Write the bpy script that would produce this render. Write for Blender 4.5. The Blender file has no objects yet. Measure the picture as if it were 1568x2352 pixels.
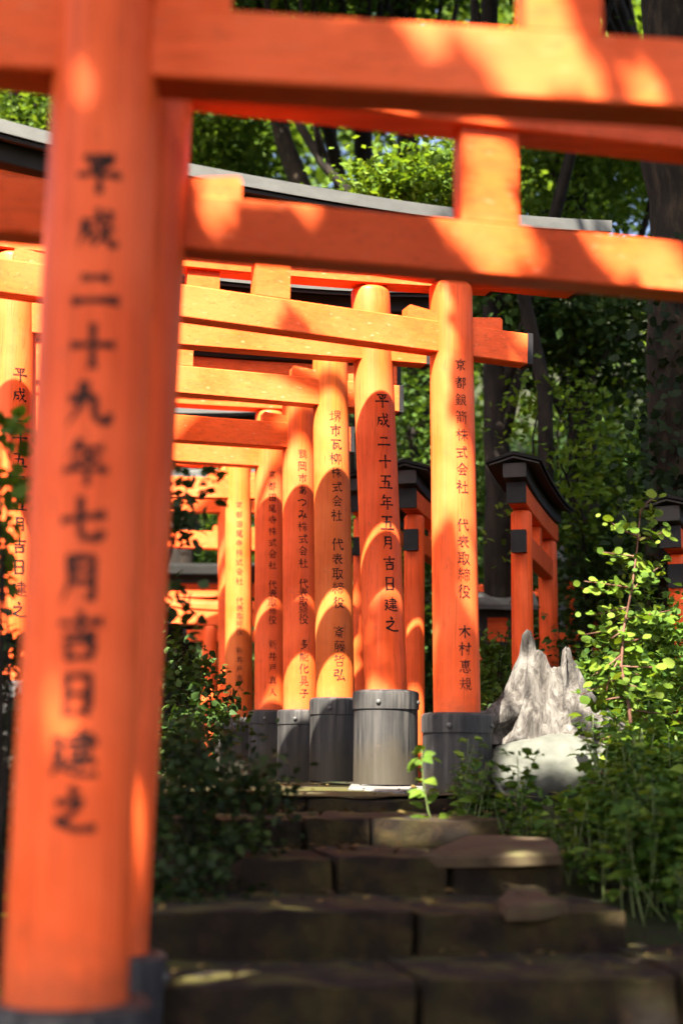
import bpy, bmesh, math, random
import numpy as np
from mathutils import Vector, Matrix, noise as mnoise

random.seed(7); rng = np.random.default_rng(11)
SC = bpy.context.scene
COL = SC.collection
R = math.radians

# ------------------------------------------------------------------ camera, sky, sun, exposure
FPX, CX, CY, HORIZON, ROLL = 3267.0, 784.0, 1176.0, 1740.0, 0.010      # photograph measured on a 1568 x 2352 grid
PITCH = math.atan((HORIZON - CY) / FPX)
c_r = Vector((1, 0, 0)); c_f = Vector((0, math.cos(PITCH), math.sin(PITCH))); c_u = Vector((0, -math.sin(PITCH), math.cos(PITCH)))
c_r, c_u = c_r*math.cos(ROLL) + c_u*math.sin(ROLL), c_u*math.cos(ROLL) - c_r*math.sin(ROLL)
cd = bpy.data.cameras.new('camera'); cam = bpy.data.objects.new('camera', cd); COL.objects.link(cam)
cam.matrix_world = Matrix(((c_r.x, c_u.x, -c_f.x, 0), (c_r.y, c_u.y, -c_f.y, 0), (c_r.z, c_u.z, -c_f.z, 0), (0, 0, 0, 1)))
cd.sensor_fit = 'VERTICAL'; cd.sensor_height = 36.0; cd.lens = 36.0*FPX/2352.0
cd.clip_start = 0.05; cd.clip_end = 600
cd.dof.use_dof = True; cd.dof.focus_distance = 8.7; cd.dof.aperture_fstop = 1.2
SC.camera = cam

SUN_EL, SUN_LEFT = R(53), R(20)            # sun behind the camera, 20 degrees to its left
S = Vector((-math.sin(SUN_LEFT)*math.cos(SUN_EL), -math.cos(SUN_LEFT)*math.cos(SUN_EL), math.sin(SUN_EL)))
w = bpy.data.worlds.new('World'); SC.world = w; w.use_nodes = True
wn = w.node_tree.nodes; wl = w.node_tree.links
sky = wn.new('ShaderNodeTexSky'); sky.sky_type = 'NISHITA'; sky.sun_disc = False
sky.air_density = .45; sky.dust_density = 5.0; sky.ozone_density = .3; sky.sun_elevation = SUN_EL; sky.sun_rotation = math.atan2(S.x, S.y)
bg = wn['Background']; bg.inputs['Strength'].default_value = 0.085
wl.new(sky.outputs[0], bg.inputs['Color'])
sd = bpy.data.lights.new('sun', 'SUN'); sd.energy = 5.0; sd.angle = R(0.53); sd.color = (1.0, 0.93, 0.80)
so = bpy.data.objects.new('sun', sd); COL.objects.link(so)
so.rotation_euler = S.to_track_quat('Z', 'Y').to_euler(); so.location = S*40
SC.view_settings.view_transform = 'Standard'; SC.view_settings.look = 'None'
SC.view_settings.exposure = 3.2; SC.view_settings.gamma = 1.0; SC.view_settings.use_curve_mapping = False
SC.render.engine = 'CYCLES'
SC.cycles.use_denoising = True
SC.cycles.max_bounces = 8; SC.cycles.diffuse_bounces = 4; SC.cycles.transmission_bounces = 4
SC.cycles.sample_clamp_indirect = 6.0; SC.cycles.caustics_reflective = False; SC.cycles.caustics_refractive = False

# ------------------------------------------------------------------ measuring helpers
def ray(u, v):
    return c_f + c_r*((u-CX)/FPX) + c_u*((CY-v)/FPX)
def at(u, v, Y):
    d = ray(u, v); return d*(Y/d.y)
def on_plane(u, v, p0, th, off=0.0):
    n = Vector((math.sin(th), -math.cos(th), 0)); d = ray(u, v)
    return d*((p0.dot(n)+off)/d.dot(n))
def px(p):
    k = FPX/p.dot(c_f); return CX + p.dot(c_r)*k, CY - p.dot(c_u)*k

# ------------------------------------------------------------------ object helpers
def mesh_obj(name, verts, faces, mat, parent=None, origin=None, smooth=False):
    o0 = origin if origin is not None else Vector((0, 0, 0))
    me = bpy.data.meshes.new(name)
    me.from_pydata([tuple(Vector(v)-o0) for v in verts], [], faces); me.update()
    me.materials.append(mat)
    if smooth: me.shade_smooth()
    o = bpy.data.objects.new(name, me); COL.objects.link(o)
    if parent is not None: o.parent = parent
    else: o.location = o0
    return o
def bm_obj(name, bm, mat, parent=None, origin=None, smooth=False):
    o0 = origin if origin is not None else Vector((0, 0, 0))
    bmesh.ops.recalc_face_normals(bm, faces=bm.faces)
    me = bpy.data.meshes.new(name); bm.to_mesh(me); bm.free()
    me.transform(Matrix.Translation(-o0)); me.materials.append(mat)
    if smooth: me.shade_smooth()
    o = bpy.data.objects.new(name, me); COL.objects.link(o)
    if parent is not None: o.parent = parent
    else: o.location = o0
    return o
def empty(name, loc, label, cat, group=None):
    o = bpy.data.objects.new(name, None); COL.objects.link(o); o.location = loc; o.empty_display_size = .1
    return tag(o, label, cat, group)
def tag(o, label=None, cat=None, group=None, kind=None):
    if label: o['label'] = label
    if cat: o['category'] = cat
    if group: o['group'] = group
    if kind: o['kind'] = kind
    return o
def auto_smooth(o, ang=35):
    me = o.data; bm = bmesh.new(); bm.from_mesh(me)
    for e in bm.edges: e.smooth = not (len(e.link_faces) == 2 and e.calc_face_angle(0) > R(ang))
    for f in bm.faces: f.smooth = True
    bm.to_mesh(me); bm.free()
def copy_tree(o, parent=None):
    c = o.copy(); COL.objects.link(c)
    if parent is not None: c.parent = parent
    for ch in o.children: copy_tree(ch, c)
    return c

def add_prism(bm, secs, closed=True):
    """sweep: list of rings (each a list of points) joined and capped"""
    rings = [[bm.verts.new(p) for p in s] for s in secs]
    n = len(rings[0])
    for a, b in zip(rings, rings[1:]):
        for i in range(n): bm.faces.new((a[i], a[(i+1) % n], b[(i+1) % n], b[i]))
    bm.faces.new(rings[0][::-1]); bm.faces.new(rings[-1])
    return rings
def add_box(bm, a, b, up, dep, h, t, bev=0.006, n=1, curve=None):
    """beam from a to b (line of its bottom centre); h along up, t along dep"""
    secs = []
    for i in range(n+1):
        f = i/n; c = a.lerp(b, f)
        if curve: c = c + up*curve(f)
        e = min(bev, h*.3, t*.3)
        q = []
        for (sy, sz) in ((-1, 0), (1, 0), (1, 1), (-1, 1)):
            ky = -sy*e; kz = e if sz == 0 else -e
            c1 = c + dep*(sy*t/2) + up*(sz*h)
            p1, p2 = c1 + up*kz, c1 + dep*ky
            q += ([p1, p2] if (sy, sz) in ((-1, 0), (1, 1)) else [p2, p1])
        secs.append(q)
    add_prism(bm, secs)
def add_lathe(bm, prof, axis_fn, seg=48, cap=True):
    """prof: (h, r) list; axis_fn(h) -> centre point"""
    rings = []
    for h, r in prof:
        c = axis_fn(h)
        rings.append([bm.verts.new((c.x+r*math.sin(2*math.pi*i/seg), c.y-r*math.cos(2*math.pi*i/seg), c.z)) for i in range(seg)])
    for a, b in zip(rings, rings[1:]):
        for i in range(seg): bm.faces.new((a[i], a[(i+1) % seg], b[(i+1) % seg], b[i]))
    if cap:
        bm.faces.new(rings[0][::-1]); bm.faces.new(rings[-1])
def add_tube(bm, pts, radii, seg=8):
    rings = []
    for i, p in enumerate(pts):
        d = (pts[min(i+1, len(pts)-1)] - pts[max(i-1, 0)]).normalized()
        a = d.orthogonal().normalized() if i == 0 else (rings_a - d*rings_a.dot(d)).normalized()
        rings_a = a; b = d.cross(a)
        rings.append([bm.verts.new(p + (a*math.cos(2*math.pi*k/seg) + b*math.sin(2*math.pi*k/seg))*radii[i]) for k in range(seg)])
    for a_, b_ in zip(rings, rings[1:]):
        for k in range(seg): bm.faces.new((a_[k], a_[(k+1) % seg], b_[(k+1) % seg], b_[k]))
    bm.faces.new(rings[0][::-1]); bm.faces.new(rings[-1])

# ------------------------------------------------------------------ materials
def new_mat(name):
    m = bpy.data.materials.new(name); m.use_nodes = True
    return m, m.node_tree.nodes, m.node_tree.links, m.node_tree.nodes['Principled BSDF']
def nz(n, l, scale, detail=4, mapping=None, rough=.55):
    t = n.new('ShaderNodeTexNoise'); t.inputs['Scale'].default_value = scale; t.inputs['Detail'].default_value = detail
    t.inputs['Roughness'].default_value = rough
    if mapping: l.new(mapping.outputs[0], t.inputs['Vector'])
    return t
def mapn(n, l, scale, coord='Object'):
    tc = n.new('ShaderNodeTexCoord'); mp = n.new('ShaderNodeMapping'); mp.inputs['Scale'].default_value = scale
    l.new(tc.outputs[coord], mp.inputs['Vector']); return mp
def ramp(n, l, src, stops):
    r = n.new('ShaderNodeValToRGB'); cr = r.color_ramp
    while len(cr.elements) < len(stops): cr.elements.new(.5)
    for e, (p, c) in zip(cr.elements, stops):
        e.position = p; e.color = (*c, 1) if len(c) == 3 else c
    l.new(src, r.inputs[0]); return r
def mix(n, l, fac, a, b, mode='MIX'):
    m = n.new('ShaderNodeMix'); m.data_type = 'RGBA'; m.blend_type = mode
    for s, i in ((fac, 0), (a, 6), (b, 7)):
        if hasattr(s, 'is_output'): l.new(s, m.inputs[i])
        else: m.inputs[i].default_value = s if i == 0 else (*s, 1)
    return m.outputs[2]
def bump(n, l, b, src, strength, dist=.01):
    bn = n.new('ShaderNodeBump'); bn.inputs['Strength'].default_value = strength; bn.inputs['Distance'].default_value = dist
    l.new(src, bn.inputs['Height']); l.new(bn.outputs[0], b.inputs['Normal'])

def paint(name, col, along='z', wear=.5, rough=.42):
    m, n, l, b = new_mat(name)
    sc = (14, 14, .8) if along == 'z' else (.8, 14, 14)
    mp = mapn(n, l, sc); grain = nz(n, l, 3.0, 6, mp)
    mp2 = mapn(n, l, (1, 1, 1)); blot = nz(n, l, 2.3, 5, mp2)
    dark = tuple(c*.70 for c in col); lite = (min(1, col[0]*1.06), col[1]*1.32, col[2]*2.0)
    c1 = ramp(n, l, grain.outputs[0], [(.3, dark), (.62, col)])
    c2 = mix(n, l, ramp(n, l, blot.outputs[0], [(.40, (0, 0, 0)), (.66, (1, 1, 1))]).outputs[0], c1.outputs[0], lite)
    # thin worn streaks and scuffs along the grain, each with its own edges
    mp3 = mapn(n, l, (46, 46, .5) if along == 'z' else (.5, 46, 46)); st = nz(n, l, 1.5, 1.5, mp3, .5)
    sm = ramp(n, l, st.outputs[0], [(.66, (0, 0, 0)), (.80, (wear*.55,)*3)])
    c3 = mix(n, l, sm.outputs[0], c2, (min(1, col[0]*1.0), .30, .17))
    dirt = nz(n, l, 7.0, 8, mp2, .7)
    dm = ramp(n, l, dirt.outputs[0], [(.62, (0, 0, 0)), (.78, (.55,)*3)])
    c4 = mix(n, l, dm.outputs[0], c3, (.16, .05, .025))
    # drying cracks along the grain; grime rubbed on above the sleeves
    mp4 = mapn(n, l, (26, 26, .45) if along == 'z' else (.45, 26, 26)); ck = nz(n, l, 1.7, 2, mp4, .45)
    cm = ramp(n, l, ck.outputs[0], [(.488, (0, 0, 0)), (.50, (.55,)*3), (.512, (0, 0, 0))])
    c4 = mix(n, l, cm.outputs[0], c4, (.13, .022, .006))
    if along == 'z':
        tc = n.new('ShaderNodeTexCoord'); sx = n.new('ShaderNodeSeparateXYZ'); l.new(tc.outputs['Object'], sx.inputs[0])
        ad = n.new('ShaderNodeMath'); ad.operation = 'MULTIPLY_ADD'; l.new(dirt.outputs[0], ad.inputs[0]); ad.inputs[1].default_value = -.55; l.new(sx.outputs['Z'], ad.inputs[2])
        gm = ramp(n, l, ad.outputs[0], [(.18, (.6,)*3), (.34, (0, 0, 0))])
        c4 = mix(n, l, gm.outputs[0], c4, (.20, .05, .02))
    l.new(c4, b.inputs['Base Color'])
    rr = ramp(n, l, grain.outputs[0], [(.2, (rough+.16,)*3), (.8, (rough-.06,)*3)]); l.new(rr.outputs[0], b.inputs['Roughness'])
    b.inputs['Specular IOR Level'].default_value = .13
    bump(n, l, b, grain.outputs[0], .16, .004)
    return m
VERM = (.69, .083, .014)
M_POST = paint('vermilion_post', VERM, 'z', .25)
M_BEAM = paint('vermilion_beam', VERM, 'x', .8)
M_POST_O = paint('ochre_vermilion_post', (.50, .092, .014), 'z', .25)
M_BEAM_O = paint('pale_vermilion_beam', (.68, .092, .018), 'x', .9)
def plain(name, col, rough=.6, var=.3, scale=6, bstr=.2, spec=.4, stretch=(1, 1, 1)):
    m, n, l, b = new_mat(name); mp = mapn(n, l, stretch); t = nz(n, l, scale, 8, mp, .62)
    r = ramp(n, l, t.outputs[0], [(.28, tuple(c*(1-var) for c in col)), (.72, tuple(min(1, c*(1+var)) for c in col))])
    l.new(r.outputs[0], b.inputs['Base Color']); b.inputs['Roughness'].default_value = rough
    b.inputs['Specular IOR Level'].default_value = spec
    if bstr: bump(n, l, b, t.outputs[0], bstr, .01)
    return m
M_BLACK = plain('black_paint', (.010, .0095, .010), .65, .3, 9, .1, .2)
M_ROOF = plain('grey_metal_sheet', (.052, .052, .048), .55, .22, 5, .06, .4, (1, 4, 4))
M_SHADEDROOF = plain('shaded_roof_sheet', (.007, .0065, .006), .75, .3, 6, .1, .15)  # roof sheet of the small gates, tree shade put into its dark colour
M_DARK_SHADE_WOOD = plain('dark_and_shaded_wood', (.018, .015, .013), .7, .3, 8, .2)
def ink_mat():
    m, n, l, b = new_mat('ink'); mp = mapn(n, l, (1, 1, 1)); t = nz(n, l, 26, 6, mp, .65)
    r = ramp(n, l, t.outputs[0], [(.40, (.009, .006, .005)), (.58, (.035, .012, .007)), (.74, (.20, .035, .012))])
    l.new(r.outputs[0], b.inputs['Base Color']); b.inputs['Roughness'].default_value = .75; b.inputs['Specular IOR Level'].default_value = .15; return m
M_INK = ink_mat()
def sleeve_mat():
    m, n, l, b = new_mat('grey_sleeve')
    mp = mapn(n, l, (16, 16, .9)); st = nz(n, l, 2.0, 6, mp, .6)
    mp2 = mapn(n, l, (1, 1, 1)); bl = nz(n, l, 5.0, 8, mp2, .65)
    c1 = ramp(n, l, st.outputs[0], [(.36, (.006, .006, .0065)), (.48, (.017, .017, .017)), (.62, (.050, .046, .042))])
    c2 = mix(n, l, ramp(n, l, bl.outputs[0], [(.42, (0, 0, 0)), (.70, (.8,)*3)]).outputs[0], c1.outputs[0], (.026, .024, .022))
    rm = ramp(n, l, nz(n, l, 11, 6, mp2, .7).outputs[0], [(.64, (0, 0, 0)), (.75, (.7,)*3)])
    c3 = mix(n, l, rm.outputs[0], c2, (.075, .05, .036))
    tc = n.new('ShaderNodeTexCoord'); sx = n.new('ShaderNodeSeparateXYZ'); l.new(tc.outputs['Object'], sx.inputs[0])
    ad = n.new('ShaderNodeMath'); ad.operation = 'MULTIPLY_ADD'; l.new(bl.outputs[0], ad.inputs[0]); ad.inputs[1].default_value = -.30; l.new(sx.outputs['Z'], ad.inputs[2])
    mud = ramp(n, l, ad.outputs[0], [(.0, (.75,)*3), (.10, (0, 0, 0))]); mud.color_ramp.elements[0].position = 0
    c3 = mix(n, l, mud.outputs[0], c3, (.030, .024, .015))
    l.new(c3, b.inputs['Base Color']); b.inputs['Roughness'].default_value = .6; b.inputs['Specular IOR Level'].default_value = .22
    bump(n, l, b, bl.outputs[0], .10, .004); return m
M_SLEEVE = sleeve_mat()
def stone_mat(name, cols, scale=5, moss=None, mosst=(.52, .66), rough=.9, bs=.6, st=(1, 1, 1)):
    m, n, l, b = new_mat(name); mp = mapn(n, l, st); t = nz(n, l, scale, 10, mp, .68)
    r = ramp(n, l, t.outputs[0], [(.28, cols[0]), (.5, cols[1]), (.75, cols[2])]); out = r.outputs[0]
    if moss:
        t2 = nz(n, l, scale*.55, 6, mp, .6)
        g = n.new('ShaderNodeNewGeometry'); sx = n.new('ShaderNodeSeparateXYZ'); l.new(g.outputs['Normal'], sx.inputs[0])
        up = ramp(n, l, sx.outputs['Z'], [(.0, (.25,)*3), (.8, (1, 1, 1))])
        mm = mix(n, l, 1.0, ramp(n, l, t2.outputs[0], [(mosst[0], (0, 0, 0)), (mosst[1], (1, 1, 1))]).outputs[0], up.outputs[0], 'MULTIPLY')
        out = mix(n, l, mm, out, moss)
    l.new(out, b.inputs['Base Color']); b.inputs['Roughness'].default_value = rough; b.inputs['Specular IOR Level'].default_value = .2
    bump(n, l, b, t.outputs[0], bs, .02); return m
M_STEP = stone_mat('mossy_stone', ((.002, .0013, .0008), (.008, .0045, .002), (.030, .016, .006)), 9, (.036, .031, .004), (.46, .60), .95, 1.0)
M_FLAG = stone_mat('flat_stone', ((.020, .013, .007), (.036, .024, .012), (.055, .038, .020)), 4, (.06, .06, .02), (.58, .7))
M_SLAB = stone_mat('pale_slab', ((.05, .05, .048), (.085, .082, .077), (.12, .115, .11)), 5)
M_ROCK = stone_mat('pale_rock', ((.034, .036, .028), (.062, .064, .053), (.088, .09, .08)), 3.2, (.03, .035, .016), (.6, .75))
M_PATH = stone_mat('earth_path', ((.010, .007, .004), (.024, .018, .009), (.045, .034, .018)), 5, (.035, .034, .006), (.42, .6))
M_GROUND = stone_mat('forest_floor', ((.005, .004, .0025), (.012, .009, .005), (.026, .018, .010)), 7, (.012, .02, .004), (.42, .56), .95)
M_BARK = stone_mat('bark', ((.004, .003, .002), (.014, .010, .006), (.05, .034, .020)), 13, (.02, .025, .01), (.6, .75), .95, 1.0, (1, 1, .28))
M_BARKD = stone_mat('dark_bark', ((.003, .0025, .002), (.010, .007, .005), (.026, .018, .012)), 13, None, (.5, .6), .95, 1.0, (1, 1, .28))
M_TWIG = plain('reddish_twig', (.09, .035, .018), .6, .3, 20, 0)
M_STALK = plain('green_stalk', (.07, .10, .025), .55, .3, 20, 0)
def wood_grey():
    m, n, l, b = new_mat('bleached_wood')
    mp = mapn(n, l, (7, 7, 2.6)); t = nz(n, l, 2.4, 10, mp, .72); t.inputs['Distortion'].default_value = .9
    r = ramp(n, l, t.outputs[0], [(.34, (.010, .007, .005)), (.44, (.045, .037, .030)), (.57, (.125, .114, .10)), (.8, (.175, .163, .148))])
    l.new(r.outputs[0], b.inputs['Base Color']); b.inputs['Roughness'].default_value = .85
    bump(n, l, b, t.outputs[0], 1.0, .05); return m
M_STUMP = wood_grey()
def leaf_mat(name, a, b_, c, trans=.35, rough=.5):
    m, n, l, b = new_mat(name)
    at_ = n.new('ShaderNodeAttribute'); at_.attribute_name = 'tint'
    r = ramp(n, l, at_.outputs['Fac'], [(.0, a), (.55, b_), (1.0, c)])
    l.new(r.outputs[0], b.inputs['Base Color']); b.inputs['Roughness'].default_value = rough+.12
    b.inputs['Specular IOR Level'].default_value = .12
    tr = n.new('ShaderNodeBsdfTranslucent'); l.new(mix(n, l, 1.0, r.outputs[0], (1.5, 1.35, .6), 'MULTIPLY'), tr.inputs['Color'])
    ms = n.new('ShaderNodeMixShader'); ms.inputs[0].default_value = trans
    l.new(b.outputs[0], ms.inputs[1]); l.new(tr.outputs[0], ms.inputs[2]); l.new(ms.outputs[0], n['Material Output'].inputs['Surface'])
    return m
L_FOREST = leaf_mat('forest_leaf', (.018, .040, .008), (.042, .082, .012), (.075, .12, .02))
L_SHADED = leaf_mat('shaded_leaf', (.012, .028, .008), (.026, .052, .010), (.045, .075, .014), .25)  # darker forest leaf: shade of the hillside is put into the colour
L_LIGHT = leaf_mat('young_leaf', (.040, .080, .008), (.075, .130, .012), (.13, .18, .02), .42)
L_HERB = leaf_mat('herb_leaf', (.020, .050, .008), (.052, .105, .014), (.11, .17, .022), .35)
L_SUNLIT = leaf_mat('sunlit_leaf', (.034, .070, .010), (.065, .115, .014), (.10, .155, .022), .45)  # forest leaf lightened: sunlight on the far crowns is put into the colour
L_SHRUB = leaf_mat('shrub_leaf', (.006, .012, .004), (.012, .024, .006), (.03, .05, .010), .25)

# ------------------------------------------------------------------ leaf meshes (many small faces)
def tmpl_small():
    v = np.array([[-.5, 0, 0], [0, .30, .06], [.5, 0, 0], [0, -.30, .06]]); f = np.array([[0, 1, 2], [0, 2, 3]]); return v, f
def tmpl_ovate(wd=.32, fold=.10):
    xs = [0, .28, .62, 1.0]; ws = [0, wd, wd*.78, 0]
    v = [[x, 0, (.03 if 0 < x < 1 else 0)-.10*x*x] for x in xs]
    for i in (1, 2): v.append([xs[i], ws[i], fold-.10*xs[i]**2])
    for i in (1, 2): v.append([xs[i], -ws[i], fold-.10*xs[i]**2])
    f = [[0, 1, 4], [1, 2, 5], [1, 5, 4], [2, 3, 5], [0, 6, 1], [1, 7, 2], [1, 6, 7], [2, 7, 3]]
    return np.array(v), np.array(f)
def tmpl_round():
    k = 9; v = [[.5, 0, .02]]
    for i in range(k):
        a = 2*math.pi*i/k; v.append([.5-.5*math.cos(a), .47*math.sin(a)*(1+.1*math.sin(2*a)), .07*abs(math.sin(a))])
    return np.array(v), np.array([[0, 1+i, 1+(i+1) % k] for i in range(k)])
T_SMALL, T_OV, T_ROUND, T_WIDE = tmpl_small(), tmpl_ovate(), tmpl_round(), tmpl_ovate(.42, .08)
def unit(a): return a/np.maximum(np.linalg.norm(a, axis=1, keepdims=True), 1e-9)
def leaves(name, pts, dirs, nrm, size, tint, tmpl, mat, parent=None, origin=(0, 0, 0)):
    pts = np.asarray(pts, float); N = len(pts)
    tv, tf = tmpl
    x = unit(np.asarray(dirs, float)); z = np.asarray(nrm, float); z = unit(z - x*np.sum(z*x, 1, keepdims=True)); y = np.cross(z, x)
    M = np.stack([x, y, z], 1)                                  # N,3,3 rows
    V = (tv[None] @ M)*np.asarray(size)[:, None, None] + (pts-np.asarray(origin, float))[:, None, :]
    V = V.reshape(-1, 3); F = (tf[None] + (np.arange(N)*len(tv))[:, None, None]).reshape(-1, 3)
    me = bpy.data.meshes.new(name)
    me.vertices.add(len(V)); me.vertices.foreach_set('co', V.astype(np.float32).ravel())
    me.loops.add(F.size); me.loops.foreach_set('vertex_index', F.astype(np.int32).ravel())
    me.polygons.add(len(F)); me.polygons.foreach_set('loop_start', np.arange(0, F.size, 3, dtype=np.int32))
    me.update(calc_edges=True)
    a = me.attributes.new('tint', 'FLOAT', 'POINT'); a.data.foreach_set('value', np.repeat(np.asarray(tint, np.float32), len(tv)))
    me.materials.append(mat)
    o = bpy.data.objects.new(name, me); COL.objects.link(o)
    if parent is not None: o.parent = parent
    else: o.location = origin
    return o
def rand_dirs(n, flat=.5):
    d = rng.normal(size=(n, 3)); d[:, 2] *= flat; return unit(d)
def up_normals(n, spread=.6):
    d = rng.normal(size=(n, 3))*spread; d[:, 2] += 1; return unit(d)
def blob_points(blobs, n, clump=.35, per=45, shell=.45):
    """clumped points inside ellipsoids [(centre, radii)], uneven outline with gaps"""
    P, T = [], []
    vol = np.array([np.prod(b[1])**(2/3) for b in blobs]); vol = vol/vol.sum()
    for (c, r), k in zip(blobs, vol):
        nc = max(3, int(n*k/per))
        d = unit(rng.normal(size=(nc, 3))); rad = shell + (1.05-shell)*rng.random((nc, 1))**.7
        cc = np.asarray(c) + d*rad*np.asarray(r)
        ct = rng.random(nc)
        cl = clump*(.6+.8*rng.random(nc))
        q = rng.normal(size=(nc, per, 3))*cl[:, None, None]*np.array([1, 1, .55])*.5
        P.append((cc[:, None]+q).reshape(-1, 3)); T.append(np.clip(np.repeat(ct, per)*.7+.3*rng.random(nc*per), 0, 1))
    return np.concatenate(P), np.concatenate(T)

# ------------------------------------------------------------------ ground
def sstep(a, b, x):
    t = min(1, max(0, (x-a)/(b-a))); return t*t*(3-2*t)
def ground_z(x, y):
    z = -1.06 + (1.06-.27)*min(1, max(0, (y-3.55)/(6.75-3.55)))
    z += .30*math.exp(-(((x-1.22)/.70)**2 + ((y-8.30)/.70)**2))                   # mound under the stump
    z += sstep(1.5, 4.0, x)*sstep(5.5, 10, y)*.35
    z += max(0, y-12.5)*.17*sstep(0.5, 4, abs(x+1.2)) + max(0, y-19)*.22
    z += .10*mnoise.noise(Vector((x*.35, y*.35, 1.3)))*sstep(7, 10, y)*sstep(.8, 2, abs(x+.8))
    return z
xs = np.concatenate([np.linspace(-90, -10, 14), np.linspace(-9, 9, 91), np.linspace(10, 90, 14)])
ys = np.concatenate([np.linspace(-40, -2, 12), np.linspace(-1.5, 22, 118), np.linspace(23, 140, 22)])
gv = [(x, y, ground_z(x, y)) for y in ys for x in xs]; nx = len(xs)
gf = [(j*nx+i, j*nx+i+1, (j+1)*nx+i+1, (j+1)*nx+i) for j in range(len(ys)-1) for i in range(nx-1)]
tag(mesh_obj('ground', gv, gf, M_GROUND, smooth=True), kind='structure')

# path on top of the steps, following the row of gates
TH = R(15.5)
def path_edge(y, side): return (.60 - .31*(y-7.0)) + (.28 if side > 0 else -2.55)
pv, pf = [], []
PY = [6.68+.22*i for i in range(48)]
for j, y in enumerate(PY):
    for i in range(9):
        x = path_edge(y, -1) + (path_edge(y, 1)-path_edge(y, -1))*i/8
        yy = y + (x-.2)*.27
        pv.append((x, yy, -.172 + .012*mnoise.noise(Vector((x*2.1, yy*2.1, 4)))))
for j in range(len(PY)-1):
    for i in range(8): pf.append((j*9+i, j*9+i+1, (j+1)*9+i+1, (j+1)*9+i))
tag(mesh_obj('path', pv, pf, M_PATH, smooth=True), kind='structure')

# ------------------------------------------------------------------ stone steps: each course a thing, its blocks parts
def stone_block(a, b, dep, ztop, h, seed):
    """rough block: a,b = front top corners, dep = direction away from the viewer * depth"""
    bm = bmesh.new(); nx_, ny_, nz_ = 24, 6, 7
    L = (b-a).length; ex = (b-a)/L
    P = {}
    for i in range(nx_+1):
        for j in range(ny_+1):
            for k in range(nz_+1):
                if 0 < i < nx_ and 0 < j < ny_ and 0 < k < nz_: continue
                fx, fy, fz = i/nx_, j/ny_, k/nz_
                p = a + ex*(L*fx) + dep*fy + Vector((0, 0, -h*(1-fz)))
                # rounded arrises
                e = .005
                if k == nz_ and j == 0: p += Vector((0, 0, -e*.8)) + dep.normalized()*e*.7
                if j == 0 and i == 0: p += ex*.014
                if j == 0 and i == nx_: p -= ex*.014
                if k == nz_: p += Vector((0, 0, 0.010*mnoise.noise(Vector((p.x*2.2+seed, p.y*2.2, 0)))))
                if j == 0: p += dep.normalized()*.014*mnoise.noise(Vector((p.x*2.6, seed, 1)))
                nzv = mnoise.noise_vector(p*4.5+Vector((seed, 0, 0)))*.010 + mnoise.noise_vector(p*15)*.007
                P[i, j, k] = bm.verts.new(p+nzv)
    def quad(*ids):
        try: bm.faces.new([P[q] for q in ids])
        except ValueError: pass
    for i in range(nx_):
        for j in range(ny_):
            for k in (0, nz_): quad((i, j, k), (i+1, j, k), (i+1, j+1, k), (i, j+1, k))
        for k in range(nz_):
            for j in (0, ny_): quad((i, j, k), (i+1, j, k), (i+1, j, k+1), (i, j, k+1))
    for j in range(ny_):
        for k in range(nz_):
            for i in (0, nx_): quad((i, j, k), (i, j+1, k), (i, j+1, k+1), (i, j, k+1))
    return bm
STEPS = [  # u_left, u_right, v edge at mid, Y at mid, riser, joints in u, label
    (330, 1075, 1831, 6.62, .10, (705,), 'topmost mossy stone step, just below the grey pillar bases'),
    (330, 1150, 1877, 5.96, .15, (503, 700, 855), 'second stone step from the top, worn upper edge catching light'),
    (330, 1292, 1968, 5.26, .16, (770, 1035), 'middle stone step with an upright moss streak down its face'),
    (300, 1446, 2091, 4.65, .18, (955,), 'fourth stone step down, two long blocks with small leaves on the edge'),
    (250, 1780, 2252, 4.13, .22, (965, 1560), 'lowest stone step at the bottom of the photo, wide dark joint'),
]
for si, (ul, ur, v, Y, h, joints, lab) in enumerate(STEPS):
    p0 = at(784, v, Y); th = R(10)
    vv = lambda u: v - .012*(u-784)
    us = [ul, *joints, ur]
    root = empty('stone_step', p0, lab, 'step', 'flight of stone steps')
    dep = Vector((-math.sin(th), math.cos(th), 0))*(.62 if si else .25)
    for k, (a, b) in enumerate(zip(us, us[1:])):
        pa = on_plane(a, vv(a), p0, th); pb = on_plane(b, vv(b), p0, th)
        zt = p0.z + random.uniform(-.014, .012); pa.z = pb.z = zt
        g = (pb-pa).normalized()*.0015
        o = bm_obj('block', stone_block(pa+g, pb-g, dep, zt, h+.10, si*7+k*3.1), M_STEP, root, p0, True)
        auto_smooth(o, 50)
def flat_stone(pts, ztop, t, mat, label, cat='stone', tilt=0):
    bm = bmesh.new(); c = sum((p for p in pts), Vector())/len(pts)
    ring = []
    for i in range(len(pts)):
        a, b = pts[i], pts[(i+1) % len(pts)]
        for k in range(5):
            p = a.lerp(b, k/5); p = p + (p-c).normalized()*(.018*mnoise.noise(p*9)); ring.append(p)
    lo = [Vector((p.x, p.y, p.z-t)) for p in ring]
    mi = [Vector((p.x, p.y, p.z-.012)) for p in ring]
    hi = [c.lerp(p, .95) for p in ring]; hi = [Vector((p.x, p.y, p.z+.006*mnoise.noise(p*7))) for p in hi]
    add_prism(bm, [lo, mi, hi]); bmesh.ops.triangulate(bm, faces=[f for f in bm.faces if len(f.verts) > 4])
    o = bm_obj('flat_stone', bm, mat, None, Vector((c.x, c.y, ztop))); auto_smooth(o, 40)
    return tag(o, label, cat)
def tread(u, v, z):
    d = ray(u, v); return d*(z/d.z)
z3, z4 = at(784, 1968, 5.26).z, at(784, 2091, 4.65).z
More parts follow.
